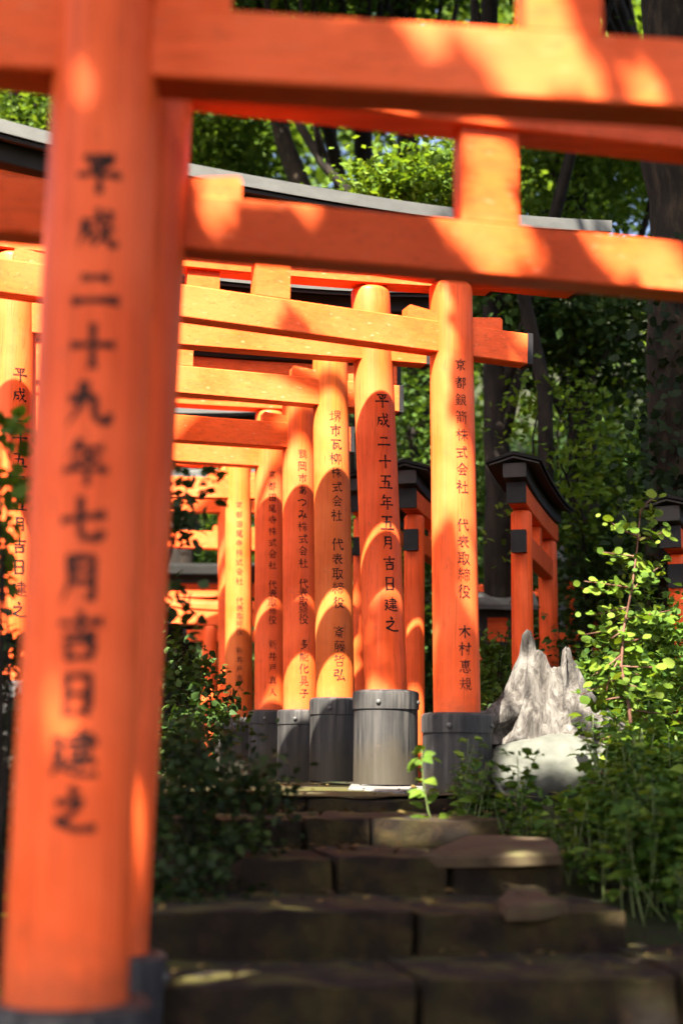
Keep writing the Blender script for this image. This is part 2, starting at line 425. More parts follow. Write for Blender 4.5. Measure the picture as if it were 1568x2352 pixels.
flat_stone([at(958, 1966, 5.32), at(1120, 1962, 5.32), at(1285, 1957, 5.32), at(1275, 1926, 5.75), at(1180, 1918, 5.85), at(1070, 1917, 5.85)], z3, .045, M_FLAG, 'pointed tan flagstone lying on the middle step')
flat_stone([at(1135, 2066, 4.86), at(1165, 2084, 4.72), at(1235, 2084, 4.72), at(1305, 2070, 4.80), at(1235, 2047, 5.10), at(1175, 2041, 5.15)], z4, .04, M_FLAG, 'small tan flagstone at the right end of the fourth step')
zg = ground_z(tread(1470, 2155, z4).x, tread(1470, 2155, z4).y)+.03
flat_stone([tread(1442, 2172, zg), tread(1500, 2182, zg), tread(1512, 2160, zg), tread(1475, 2138, zg), tread(1446, 2142, zg)], zg, .04, M_SLAB, 'pale stone added for a sunlit patch of ground, far right beside the fourth step')  # added in place of a sunlit ground patch, the light put into pale stone

# ------------------------------------------------------------------ brush writing
G = {
'平':"20 20 78 16/32 30 40 44/68 28 60 42/8 58 92 54/50 18 50 96",'成':"18 32 78 26/20 32 18 60 8 88/22 52 42 50 40 76 32 72/50 6 56 40 70 72 88 88 90 76/78 44 62 66 42 90/70 8 80 16",
'二':"26 32 72 28/8 76 92 72",'十':"8 50 92 44/50 8 50 94",'九':"14 40 60 34 60 70 70 84 90 82 90 68/38 10 36 50 10 90",
'年':"34 6 16 36/30 24 82 20/28 46 76 43/28 46 27 66/6 68 94 64/54 22 54 97",'七':"8 50 90 38/42 8 42 74 52 86 86 82 86 72",
'月':"30 10 29 60 14 92/30 12 72 10 72 88 62 84/30 36 70 34/30 58 70 57",'吉':"12 26 88 21/50 6 50 44/24 46 78 43/26 60 28 92/26 60 74 57 71 90/28 88 72 86",
'日':"26 12 27 92/26 14 74 11 73 92/28 50 72 48/28 86 72 84",'建':"40 20 82 17 81 46/34 33 94 29/42 47 82 44/42 60 82 57/36 72 92 68/61 6 61 80/8 26 28 23 14 48/14 48 28 46 22 66 6 90/10 60 34 84 60 92 96 90",
'之':"46 6 54 18/18 34 70 30 46 56 18 76/18 70 34 80 60 88 96 84",'五':"16 16 82 13/46 15 36 88/22 48 70 45 67 88/6 90 94 87",
'京':"50 4 50 18/10 22 90 18/28 32 30 54/28 32 72 30 69 53/30 53 70 51/50 54 50 92 40 88/34 64 16 84/64 64 84 80",
'都':"8 24 52 20/30 6 30 40/4 42 58 38/50 16 28 48 4 66/22 54 22 92/22 54 48 52 48 90/22 72 48 70/22 89 48 87/68 14 68 96/68 16 90 14 78 40 92 60 76 66",
'銀':"24 4 4 36/24 6 46 28/14 36 38 34/8 52 44 49/26 34 26 86/12 62 18 76/40 60 34 74/4 90 48 84/56 12 56 86 68 80/56 12 86 10 85 48/57 30 85 28/57 49 85 47/64 52 78 76 97 92/90 56 74 68",
'箭':"22 4 8 26/18 14 44 12/32 16 36 26/62 4 52 24/60 14 92 11/74 15 78 26/34 26 40 34/66 24 58 34/8 40 92 37/20 50 18 94/20 50 44 48 44 92/20 64 44 63/20 78 44 77/64 48 64 80/84 44 84 94 76 90",
'株':"6 32 42 28/25 8 25 96/24 34 6 66/26 40 40 58/56 12 48 34/54 28 90 24/44 52 96 48/70 8 70 96/68 52 44 86/72 52 97 82",
'式':"10 30 92 24/18 54 54 51/36 53 36 84/12 90 58 80/64 8 70 52 80 80 94 90 95 76/78 8 88 16",'会':"50 4 30 28 4 48/50 6 72 28 97 44/30 46 70 44/16 62 86 59/48 62 26 90/26 90 74 86/66 74 82 94",
'社':"22 6 30 16/8 30 40 27 8 62/25 46 25 96/30 50 42 60/52 40 92 37/71 10 71 88/44 92 97 88",'代':"30 6 6 54/22 36 22 96/38 40 94 32/58 8 64 50 76 80 92 92 95 76/76 10 86 20",
'表':"16 18 84 15/20 32 80 29/6 46 94 43/50 4 50 46/46 46 28 66 4 80/34 60 34 90 50 82/80 50 60 64/52 48 70 74 96 92",
'取':"6 14 56 10/16 14 16 76/42 12 42 96/17 32 41 30/17 52 41 50/4 80 54 72/56 26 90 23 76 62 50 94/58 40 72 68 97 92",
'締':"24 4 8 24 26 24/36 14 6 46 40 42/34 36 42 48/24 46 24 94/12 60 6 80/34 58 42 72/70 2 70 12/46 16 96 13/58 20 62 30/84 18 78 30/44 48 46 36 97 33 92 46/54 56 54 88/54 56 88 54 88 82 80 80/70 40 70 97",
'役':"30 4 8 30/32 26 4 58/22 46 22 96/54 10 52 30 40 46/54 12 80 10 80 32 94 34 94 26/46 54 84 51 66 78 36 96/48 56 70 80 97 94",
'木':"8 34 92 29/50 6 50 96/48 34 28 64 4 84/52 34 74 62 97 80",'村':"4 30 46 26/25 6 25 96/24 34 4 66/27 38 42 54/50 34 97 29/78 6 78 92 66 86/56 50 66 64",
'恵':"12 14 88 11/26 24 28 58/26 24 76 22 72 56/28 40 74 38/28 56 72 54/50 4 50 56/16 72 8 90/34 68 36 90 60 94 72 92 70 80/52 64 60 76/78 66 92 82",
'規':"6 28 46 25/26 6 26 46/4 50 50 46/26 48 20 74 4 94/28 62 46 84/58 8 58 62/58 8 86 6 86 61/59 26 86 25/59 43 86 42/59 61 86 60/66 62 62 82 48 96/78 62 78 88 97 90 97 76",
'堺':"4 36 34 33/20 10 20 80/2 84 36 74/46 8 46 46/46 8 90 6 88 46/47 27 89 25/47 46 88 44/67 8 67 46/66 48 40 72/68 48 96 68/58 64 54 82 44 96/78 62 78 97",
'市':"50 4 50 18/8 26 92 22/24 42 24 82/24 42 76 39 76 80 66 76/50 24 50 97",'瓦':"8 14 92 10/32 14 26 88 54 78/32 40 70 38 72 70 80 88 96 86 96 72/44 56 56 70",
'柳':"2 30 34 27/18 6 18 96/18 34 2 64/20 38 32 52/56 12 40 24/40 22 40 70 58 58/60 14 60 60 40 96/72 18 92 16 92 66 84 62/72 18 72 96",
'斎':"50 2 50 12/8 16 92 13/30 18 60 36 94 44/72 16 46 36 6 46/28 46 26 70 12 94/72 44 72 97/34 54 66 52/30 68 70 66/50 66 50 94/40 74 34 86/58 74 64 84",
'藤':"8 14 92 11/32 4 32 22/68 4 68 22/16 30 15 70 4 96/16 30 36 29 36 92 30 90/17 48 35 47/17 65 35 64/50 28 56 36/86 26 78 36/46 42 94 39/42 54 97 51/66 30 58 54 42 72/70 54 97 70/70 60 70 96 62 92/56 66 60 76/84 64 76 76/68 76 52 92/72 76 92 92",
'哲':"4 20 40 16/22 4 22 52 14 48/4 44 40 34/84 4 54 14/54 14 52 36 44 52/54 28 94 25/76 27 76 54/26 64 28 96/26 64 74 62 72 94/28 93 72 91",
'弘':"10 14 42 12 42 34/14 34 42 33/14 34 10 56/10 56 44 54 42 90 30 86/72 8 52 82/52 82 90 76/78 56 94 92",
'鶴':"6 18 8 8 48 6 46 16/28 14 6 46/22 30 20 94/34 20 40 28/20 36 48 34/21 52 46 50/21 70 46 68/20 90 50 87/34 36 34 88/72 2 66 12/58 12 58 62/58 12 88 11 87 44/59 27 87 26/59 43 87 42/58 60 96 58 93 94 84 90/56 74 54 88/66 72 68 84/78 71 82 82",
'岡':"14 12 14 96/14 12 86 10 86 92 76 88/32 22 38 36/66 20 60 36/24 42 76 40/50 42 50 76/32 54 32 78/32 78 68 76/68 52 68 80",
'あ':"18 26 80 22/44 6 42 60 48 88/66 36 50 72 22 84 18 66 44 46 76 48 86 68 70 90",'つ':"8 36 50 24 86 34 84 62 48 84",'み':"20 18 52 16 36 60 14 82 12 64 40 60 90 76/74 40 70 70 52 94",
'多':"50 4 20 30/46 12 78 10 56 34 18 50/44 22 54 32/58 46 24 72/54 54 88 51 60 80 16 97/48 66 60 76",
'能':"26 4 10 28 44 24/36 14 46 28/14 38 14 96/14 38 44 36 44 92 36 90/15 54 43 53/15 70 43 69/84 8 58 24/58 4 58 36 66 42 92 40 92 30/86 54 58 70/58 50 58 84 66 92 94 90 94 78",
'化':"32 4 6 56/22 36 22 96/88 26 46 56/56 6 56 76 66 88 94 84 94 70",'晃':"28 4 28 40/28 4 72 2 71 40/29 21 71 20/29 39 71 38/50 46 50 62/26 48 34 60/76 46 66 58/6 66 94 63/38 66 32 84 8 96/60 66 60 88 70 94 94 91 94 80",
'子':"20 16 76 13 52 36/52 34 56 60 50 94 36 88/6 54 94 49",'田':"16 16 18 90/16 16 84 14 82 90/50 15 50 86/18 51 83 49/18 86 82 84",
'尾':"20 10 80 8 79 30/21 30 79 28/20 10 18 60 4 94/74 38 34 48/28 62 82 54/24 78 88 70/52 46 52 84 62 92 92 90 94 78",
'寺':"18 20 82 17/50 4 50 38/8 42 92 38/4 58 96 55/68 44 68 92 56 88/30 68 42 80",
'新':"28 2 28 12/6 16 52 13/16 20 20 32/40 18 34 32/4 38 54 35/8 54 52 51/29 38 29 92/26 58 6 80/32 62 46 76/88 6 62 18/64 18 64 54 52 94/64 44 97 41/82 43 82 97",
'井':"14 30 86 26/6 62 94 58/36 8 34 60 16 94/66 6 66 96",'戸':"16 10 84 7/24 28 78 26 77 52/25 52 77 50/24 28 22 60 6 94",
'真':"14 16 86 13/50 2 50 26/26 28 26 74/26 28 76 27 75 74/27 43 75 42/27 58 75 57/4 76 96 74/36 80 14 96/64 80 86 95",'人':"48 8 44 46 6 92/48 34 66 66 96 90",
}
def glyph_ribbons(ch, rnd, wt=1.0):
    """brush strokes of one character as ribbons of (left, right) point pairs, in a 1 x 1 box centred on 0"""
    out = []; strokes = G[ch].split('/'); dense = max(.55, 1.12-.045*len(strokes))
    for s in strokes:
        q = [float(x) for x in s.split()]; P = [Vector(((q[i]-50)/100, (50-q[i+1])/100)) for i in range(0, len(q), 2)]
        P = [p + Vector((rnd.uniform(-.012, .012), rnd.uniform(-.012, .012))) for p in P]
        L = sum((b-a).length for a, b in zip(P, P[1:])); pts = []
        for a, b in zip(P, P[1:]):
            k = max(2, int((b-a).length/.05)); pts += [a.lerp(b, i/k) for i in range(k)]
        pts.append(P[-1])
        for _ in range(1): pts = [pts[0]] + [(pts[i-1]+pts[i]*2+pts[i+1])/4 for i in range(1, len(pts)-1)] + [pts[-1]]
        d = P[-1]-P[0]; w0 = .066*dense*wt
        horiz = abs(d.x) > 1.6*abs(d.y); fall_l = d.x < -.08 and d.y < -.12; fall_r = d.x > .08 and d.y < -.08; dot = L < .2
        rib = []
        for i, p in enumerate(pts):
            f = i/(len(pts)-1)
            if dot: wv = .7+.6*f if d.x > 0 else 1.2-.7*f
            elif horiz and len(P) == 2: wv = .85-.35*math.sin(math.pi*f)+.25*f
            elif fall_l and len(P) <= 3: wv = 1.15*(1-f)**.8+.12
            elif fall_r and len(P) <= 3: wv = .55+.9*f if f < .82 else 1.29*(1-f)/.18+.08
            else: wv = 1.0-.25*math.sin(math.pi*f)
            wv *= 1+.15*rnd.uniform(-1, 1)
            t = (pts[min(i+1, len(pts)-1)]-pts[max(i-1, 0)]).normalized(); n = Vector((-t.y, t.x))
            t2 = Vector((0, 0))
            if i == 0: t2 = -t*w0*.6
            if i == len(pts)-1: t2 = t*w0*.4
            rib.append((p+n*w0*wv+t2, p-n*w0*wv+t2))
        out.append(rib)
    return out
def inscription(groups, axis, rad, u_ref, size, parent, origin, seed, uoff, wt=1.0):
    """groups: [(text, v_first, v_last)]; axis(z)->centre, rad(z); uoff: sideways turn of the writing on the pillar (radians)"""
    rnd = random.Random(seed); vs, fs = [], []
    for text, v0, v1 in groups:
        for i, ch in enumerate(text):
            v = v0 + (v1-v0)*(i/(len(text)-1) if len(text) > 1 else 0)
            z = 0.0
            for _ in range(8):                                   # height on the pillar seen at v
                c = axis(z); uu, vv = px(Vector((c.x, c.y-rad(z), z))); z += (vv-v)*c.y/FPX
            c = axis(z); beta = math.atan2(c.x, c.y); a0 = -beta + uoff + rnd.uniform(-.02, .02)
            s = size*rnd.uniform(.93, 1.06)
            for rib in glyph_ribbons(ch, rnd, wt):
                b = len(vs)
                for pa, pb in rib:
                    for p in (pa, (pa+pb)/2, pb):
                        zz = z + p.y*s*1.04; cc = axis(zz); r = rad(zz); a = a0 + p.x*s/r
                        vs.append((cc.x+(r+.0013)*math.sin(a), cc.y-(r+.0013)*math.cos(a), zz))
                for k in range(len(rib)-1):
                    o = b+3*k; fs += [(o, o+1, o+4, o+3), (o+1, o+2, o+5, o+4)]
    return mesh_obj('inscription', vs, fs, M_INK, parent, origin)

# ------------------------------------------------------------------ torii gates
Z = Vector((0, 0, 1))
def build_torii(name, label, cat, group, bL, tL, bR, tR, r0, r1, nL, nR, ext=(.5, .5), nh=.175, nt=.105, gap=.46, sh=.17, st=.14, kext=.88, roof=True,
                sweep=.12, sleeve=(.178, .46), strut_w=.19, mats=None, wr=None, kas=None, wedge=True, black_kas=False, caps=True, rmat=None, rt=.085):
    mp, mb = mats or (M_POST, M_BEAM)
    h = (nR-nL); th = math.atan2(h.y, h.x); ex = Vector((math.cos(th), math.sin(th), 0)); dep = Vector((-math.sin(th), math.cos(th), 0))
    exn = h.normalized(); upn = (Z - exn*exn.z).normalized()
    org = Vector(((bL.x+bR.x)/2, (bL.y+bR.y)/2, min(bL.z, bR.z)-(sleeve[1] if sleeve else 0)))
    root = empty(name, org, label, cat, group)
    wr = wr or {}
    gL, gR = gap if isinstance(gap, tuple) else (gap, gap)
    kL, kR = kas if kas else (nL+upn*gL, nR+upn*gR)
    kd = (kR-kL); kx = kd.normalized(); kup = (Z - kx*kx.z).normalized()
    posts = {}
    for side, b, t, n in (('L', bL, tL, kL), ('R', bR, tR, kR)):
        ztop = n.z-.001
        axis = lambda z, b=b, t=t: b.lerp(t, (z-b.z)/(t.z-b.z))
        rad = lambda z, b=b, t=t: r0 + (r1-r0)*min(1.1, max(-.3, (z-b.z)/(t.z-b.z)))
        bm = bmesh.new(); zz = [b.z-(.10 if sleeve else .0)] + [b.z+(ztop-.03-b.z)*i/14 for i in range(1, 15)]
        prof = [(z, rad(z)) for z in zz] + [(ztop-.012, rad(ztop)-.004), (ztop, rad(ztop)-.018)]
        def ax(z, axis=axis): c = axis(z); return Vector((c.x, c.y, z))
        add_lathe(bm, prof, ax, 56)
        po = bm_obj('pillar', bm, mp, root, org, True); auto_smooth(po, 40); posts[side] = po
        if sleeve:
            sr, shh = sleeve; bm = bmesh.new(); z0 = b.z-shh
            pr = [(z0, sr*.985), (z0+shh*.35, sr*.982), (z0+shh*.80, sr*.978), (z0+shh*.803, sr*1.015), (z0+shh*.955, sr*1.018), (z0+shh*.985, sr*1.0), (z0+shh, sr*.95), (z0+shh+.006, sr*.80), (z0+shh-.002, rad(b.z)*1.01), (z0+shh-.05, rad(b.z)*1.01)]
            add_lathe(bm, pr, lambda z, b=b: Vector((b.x, b.y, z)), 56)
            so_ = bm_obj('base_sleeve', bm, M_SLEEVE, po, org, True); auto_smooth(so_, 30)
            beta = math.atan2(b.x, b.y)
            for da in (-.22, 1.25):
                a = -beta + da; c = Vector((b.x, b.y, z0+shh*.875)); nn = Vector((math.sin(a), -math.cos(a), 0))
                bm = bmesh.new(); pc = c + nn*sr*1.015
                for k in range(2):
                    pass
                add_tube(bm, [pc-nn*.004, pc+nn*.006, pc+nn*.011, pc+nn*.013], [.014, .014, .010, .004], 12)
                bm_obj('bolt', bm, M_ROOF, po, org, True)
        if side in wr:
            groups, size, turn, seed, *wt = wr[side]
            inscription(groups, axis, rad, 0, size, po, org, seed, turn, *wt)
    # tie beam through both pillars, wedges, black ends
    a, b = nL - exn*ext[0], nR + exn*ext[1]
    bm = bmesh.new(); add_box(bm, a, b, upn, dep, nh, nt, .006)
    nk = bm_obj('tie_beam', bm, mb, root, org)
    if caps:
        for e, sgn in ((a, -1), (b, 1)):
            bm = bmesh.new(); add_box(bm, e-exn*.02+upn*-.003, e+exn*.012+upn*-.003, upn, dep, nh+.006, nt+.006, .003)
            bm_obj('end_cap', bm, M_BLACK, nk, org)
    if wedge:
        for n, sg in ((nL, 1), (nL, -1), (nR, 1), (nR, -1)):
            x0 = n + exn*(sg*r1*.85) + upn*(nh+.001); x1 = n + exn*(sg*(r1+.165)) + upn*(nh+.001); w_ = nt*.40
            ring = lambda p, hh: [p-dep*w_, p+dep*w_, p+dep*w_+upn*hh, p-dep*w_+upn*hh]
            bm = bmesh.new(); add_prism(bm, [ring(x0, .050), ring(x1-exn*sg*.012, .072), ring(x1, .060)])
            bm_obj('wedge', bm, mb, nk, org)
    # lintel
    mid_k = (kL+kR)/2; half = (kR-kL).length/2+kext
    sw = lambda f: sweep*.45*abs(2*f-1)**2.6
    sw2 = lambda f: sweep*abs(2*f-1)**2.4
    bm = bmesh.new(); add_box(bm, kL-kx*(kext-.12), kR+kx*(kext-.12), kup, dep, sh, st, .006, 16, sw)
    ka = bm_obj('lintel', bm, mb, root, org)
    for s_, e in ((-1, kL-kx*(kext-.12)), (1, kR+kx*(kext-.12))):
        bm = bmesh.new(); e = e + kup*(sw(0)-.003); add_box(bm, e-kx*.02, e+kx*.012, kup, dep, sh+.006, st+.006, .003); bm_obj('end_cap', bm, M_BLACK, ka, org)
    bm = bmesh.new(); add_box(bm, kL-kx*(kext-.04)+kup*(sh+.001), kR+kx*(kext-.04)+kup*(sh+.001), kup, dep, .10, st*1.25, .006, 16, sw2)
    bm_obj('upper_lintel', bm, M_DARK_SHADE_WOOD if (roof or black_kas) else mb, root, org)  # under a roof the beam is coloured dark, standing in for the eave's shade
    # strut between tie beam and lintel
    m0 = (nL+nR)/2 + upn*nh; m1 = (kL+kR)/2 + kup*.004
    bm = bmesh.new(); add_box(bm, m0-exn*strut_w/2, m0+exn*strut_w/2, Z, dep, (m1-m0).z, nt*.85, .005)
    bm_obj('strut', bm, mb, root, org)
    if roof:
        rw = st*1.5
        def sect(f, prof):
            c = (kL-kx*kext).lerp(kR+kx*kext, f) + kup*(sh+.10+sw2(f)); return [c + dep*y + kup*z_ for y, z_ in prof]
        N = 24
        gable = [(-rw, .0), (-rw, rt), (0, rt+rw*.32), (rw, rt), (rw, .0), (0, rw*.32-.008)]
        bm = bmesh.new(); add_prism(bm, [sect(i/N, gable) for i in range(N+1)])
        ro = bm_obj('roof', bm, rmat or M_ROOF, root, org); auto_smooth(ro, 25)
        q = .022 if rt > .03 else .014
        soff = [(-rw+.02, -q), (-rw+.02, -.004), (0, rw*.32-.014), (rw-.02, -.004), (rw-.02, -q), (0, rw*.30-.01-q)]
        bm = bmesh.new(); add_prism(bm, [sect(.006+.988*i/N, soff) for i in range(N+1)])
        bm_obj('eave_board', bm, M_DARK_SHADE_WOOD, root, org)
    return root

def pixel_torii(label, post, theta, nuki, span=2.1, given='R', **kw):
    """post: (u_base, v_base, u_top, v_top, Y, r0, r1); nuki: two points on the front bottom edge of the tie beam"""
    ub, vb, ut, vt, Y, r0, r1 = post; th = R(theta); nt = kw.get('nt', .105)
    b = at(ub, vb, Y); t = at(ut, vt, Y)
    ex = Vector((math.cos(th), math.sin(th), 0)); n = Vector((math.sin(th), -math.cos(th), 0))
    q = [on_plane(u, v, b, th, nt/2) - n*(nt/2) for u, v in nuki]
    sl = (q[1].z-q[0].z)/(q[1]-q[0]).dot(ex)
    def line(qq, slope, s): p = b + ex*s; return Vector((p.x, p.y, qq.z + slope*(s-(qq-b).dot(ex))))
    def axis_s(z, s): f = (z-b.z)/(t.z-b.z); return s + (b.lerp(t, f)-b).dot(ex)
    sg = -1 if given == 'R' else 1
    o = ex*(sg*span); b2, t2 = b+o, t+o
    zs = q[0].z
    nA = line(q[0], sl, axis_s(zs, 0)); nB = line(q[0], sl, axis_s(zs, sg*span))
    kas = kw.pop('kas', None)
    if kas:
        st = kw.get('st', .14); k = [on_plane(u, v, b, th, st/2)-n*(st/2) for u, v in kas]; s2 = (k[1].z-k[0].z)/(k[1]-k[0]).dot(ex)
        kA = line(k[0], s2, axis_s(k[0].z, 0)); kB = line(k[0], s2, axis_s(k[0].z, sg*span))
        kw['kas'] = (kB, kA) if given == 'R' else (kA, kB)
    cat, group = kw.pop('cat', 'torii gate'), kw.pop('group', 'row of vermilion torii gates')
    if given == 'R': return build_torii('torii_gate', label, cat, group, b2, t2, b, t, r0, r1, nB, nA, **kw)
    return build_torii('torii_gate', label, cat, group, b, t, b2, t2, r0, r1, nA, nB, **kw)

OCH = (M_POST_O, M_BEAM_O)
KA, DH = '株式会社', '代表取締役'
T1 = pixel_torii('nearest torii gate, thick pillar with blurred brush date filling the left of the photo', (150, 2300, 263, -250, 3.08, .129, .120), 6.0,
    [(385, 175), (1568, 245)], span=2.15, given='L', ext=(.5, .5), nh=.175, nt=.125, gap=.41, sh=.15, kext=.7, roof=False, strut_w=.185,
    wr={'L': ([('平成二十九年七月吉日建之', 393, 1862)], .104, -.03, 3, 1.4)})
T2 = pixel_torii('second torii gate, pillar mostly hidden right behind the nearest inscribed pillar', (233, 2190, 354, 218, 4.06, .128, .119), 12.5,
    [(435, 570), (1568, 670)], span=2.15, given='L', ext=(.5, .5), nh=.172, nt=.105, kas=[(445, 214), (1568, 340)], sh=.13, st=.13, kext=.7, sweep=.0, roof=False, strut_w=.19)
TA = pixel_torii('third torii gate with grey upswept roof, its inscribed pillar the rightmost one, beside the stump', (1049, 1640, 1034, 660, 7.56, .124, .1185), 20,
    [(423.6, 728.5), (993.8, 806)], span=2.1, ext=(.5, .455), nh=.175, rt=.066, gap=(.425, .412), wr={'R': ([('京都銀箭'+KA, 838, 1117), (DH, 1205, 1358), ('木村恵規', 1450, 1571)], .070, .40, 5)}, sleeve=(.185, .50), sweep=.115)
TB = pixel_torii('fourth torii gate, leaning right pillar dated in large characters with tall pale grey sleeve', (886, 1588, 849, 640, 8.25, .1225, .118), 16,
    [(420, 792), (816, 823.5)], span=2.1, ext=(.5, .33), gap=.46, wr={'R': ([('平成二十五年五月吉日建之', 918, 1434)], .090, .40, 8), 'L': ([('平成二十五年五月吉日建之', 857, 1400)], .088, .28, 9)}, sleeve=(.188, .525), sweep=.10)
TC = pixel_torii('fifth torii gate, ochre-tinted right pillar with dark writing and streaked grey sleeve', (770, 1605, 757, 760, 9.3, .1255, .119), 16.5,
    [(416.6, 902.7), (719.2, 929)], span=2.1, ext=(.5, .48), nh=.185, gap=.46, mats=OCH, wr={'R': ([('堺市瓦柳'+KA, 955, 1183), (DH, 1250, 1384), ('斎藤哲弘', 1452, 1550)], .078, .24, 12)}, sleeve=(.166, .525), sweep=.11)
TD = pixel_torii('sixth torii gate, right pillar whose writing includes three rounded hiragana characters', (690, 1632, 684, 830, 10.3, .124, .119), 16.4,
    [(444.8, 1013.5), (654, 1027.6)], span=2.1, ext=(.5, .4), nh=.19, gap=.46, wr={'R': ([('鶴岡市あつみ'+KA, 1042, 1293), (DH, 1340, 1422), ('多能化晃子', 1480, 1592)], .070, .22, 15)}, sleeve=(.165, .50))
TE = pixel_torii('seventh torii gate, red-orange right pillar between the hiragana pillar and a paler one', (620, 1633, 619, 900, 11.2, .122, .116), 15.5,
    [(430.7, 1061), (590.8, 1070.5)], span=2.1, ext=(.5, .4), nh=.19, gap=.46, wr={'R': ([('京都田尾寺'+KA, 1090, 1298), (DH, 1343, 1424), ('新井戸真人', 1480, 1590)], .068, .18, 18)}, sleeve=(.165, .50))
TF = pixel_torii('eighth torii gate, pale ochre pillar, leftmost one with legible writing in the right-hand row', (549, 1650, 547, 1000, 12.7, .122, .117), 14,
    [(449, 1142.6), (518.5, 1144)], span=2.1, ext=(.5, .4), nh=.19, gap=.46, mats=OCH, wr={'R': ([('京都田尾寺'+KA, 1160, 1335), (DH, 1380, 1450), ('新井戸真人', 1495, 1580)], .066, .06, 21)}, sleeve=(.165, .50))
TG = pixel_torii('ninth torii gate, thin strip of pillar showing left of the pale ochre pillar', (531, 1660, 527, 1100, 13.9, .122, .117), 13,
    [(449, 1176), (580, 1178)], span=2.1, ext=(.5, .4), nh=.18, gap=.46, sleeve=(.165, .50), wr={})
TI = pixel_torii('farthest torii gate of the row, its tie beam glimpsed under the others', (548, 1665, 546, 1150, 15.6, .122, .117), 12,
    [(440, 1258), (540, 1262)], span=2.1, ext=(.5, .4), nh=.19, gap=.46, sleeve=(.165, .50))

# pale slab under the dated pillar's sleeve
zs_ = -.155
flat_stone([tread(800, 1807, zs_), tread(860, 1812, zs_), tread(930, 1814, zs_), tread(985, 1811, zs_), tread(1000, 1803, zs_), tread(960, 1796, zs_), tread(805, 1797, zs_)], zs_, .02, M_SLAB, 'pale slab under the sleeve of the leaning dated pillar', 'slab')

# small roofed gates standing end-on among the trees
def small_torii(label, near, far, ztop, zn, r, base_z, hscale=1.0, ext=(.12, .12), kext=.34, group='small roofed gates among the trees'):
    bL, bR = Vector((*near, base_z)), Vector((*far, base_z)); tL, tR = Vector((*near, ztop)), Vector((*far, ztop))
    nL, nR = Vector((*near, zn)), Vector((*far, zn))
    return build_torii('small_torii', label, 'torii gate', group, bL, tL, bR, tR, r, r*.95, nL, nR, ext=ext, nh=.155*hscale, nt=.10*hscale, gap=(ztop-zn), sh=.14*hscale, st=.13*hscale, kext=kext,
                       roof=True, sweep=.05, sleeve=None, strut_w=.10, wedge=False, black_kas=True, rmat=M_SHADEDROOF, rt=.018)
def gate_at(label, u1, Y1, u2, Y2, v_top, v_nuki, r, base_z=-.2, **k):
    a = at(u1, v_top, Y1); b = at(u2, v_top, Y2); zt = a.z; zn = at(u1, v_nuki, Y1).z
    return small_torii(label, (a.x, a.y), (b.x, b.y), zt, zn, r, base_z, **k)
gate_at('small roofed gate behind the stump, seen end-on with both pillars showing', 1196, 10.0, 1255, 11.4, 1174, 1274, .079, ext=(.13, .13))
gate_at('small roofed gate half hidden between the two nearest inscribed pillars', 951, 10.6, 1040, 12.0, 1184, 1268, .080, ext=(.10, .13), base_z=-.25)
gate_at('small roofed gate cut off by the right edge of the photo', 1556, 9.6, 1640, 10.8, 1275, 1352, .072, ext=(.07, .1), base_z=.0)
gate_at('small roofed gate peeping out behind the ochre-tinted pillar', 832, 12.2, 905, 13.8, 1190, 1280, .08, base_z=-.2)
# two low gates seen front-on through the gap at left
def front_gate(label, uL, uR, Y, v_k, v_n, r, base_z, roof):
    a, b = at(uL, v_k, Y), at(uR, v_k, Y); zn = at(uL, v_n, Y).z; zk = a.z
    bL, bR = Vector((a.x, Y, base_z)), Vector((b.x, Y, base_z))
    return build_torii('small_torii', label, 'torii gate', 'low gates beyond the path', bL, Vector((a.x, Y, zk)), bR, Vector((b.x, Y, zk)), r, r*.95, Vector((a.x, Y, zn)), Vector((b.x, Y, zn)),
                       ext=(.26, .26), nh=.12, nt=.09, gap=zk-zn, sh=.16, st=.13, kext=.55, roof=roof, sweep=.05, sleeve=None, strut_w=.14, wedge=False, rmat=M_SHADEDROOF)
front_gate('low gate with dark roof framed in the gap left of the pale pillar', 360, 548, 16.6, 1372, 1412, .09, .1, True)
front_gate('lower roofless gate in front of the dark-roofed one, leaves over its pillar', 484, 640, 15.2, 1438, 1474, .085, .0, False)

# ------------------------------------------------------------------ fence, lantern, little grey-roofed shrine far back
def fence(label, p, q, zlo, zhi, n):
    root = empty('red_fence', (p.x, p.y, zlo), label, 'fence')
    ex = (q-p).normalized(); dep = Vector((-ex.y, ex.x, 0)); org = Vector((p.x, p.y, zlo))
    for i in range(n):
        c = p.lerp(q, i/(n-1)); bm = bmesh.new(); add_box(bm, Vector((c.x, c.y, zlo))-ex*.04, Vector((c.x, c.y, zlo))+ex*.04, Z, dep, zhi-zlo, .08, .006); bm_obj('post', bm, M_POST, root, org)
    for f in (.35, .85):
        z = zlo+(zhi-zlo)*f; bm = bmesh.new(); add_box(bm, Vector((p.x, p.y, z)), Vector((q.x, q.y, z)), Z, dep, .07, .05, .004); bm_obj('rail', bm, M_BEAM, root, org)
pa, pb = at(1050, 1500, 14.0), at(1700, 1500, 13.2)
fence('low vermilion fence showing in bits through the leaves behind the sapling', pa, pb, at(1100, 1545, 14).z, at(1100, 1345, 14).z, 13)
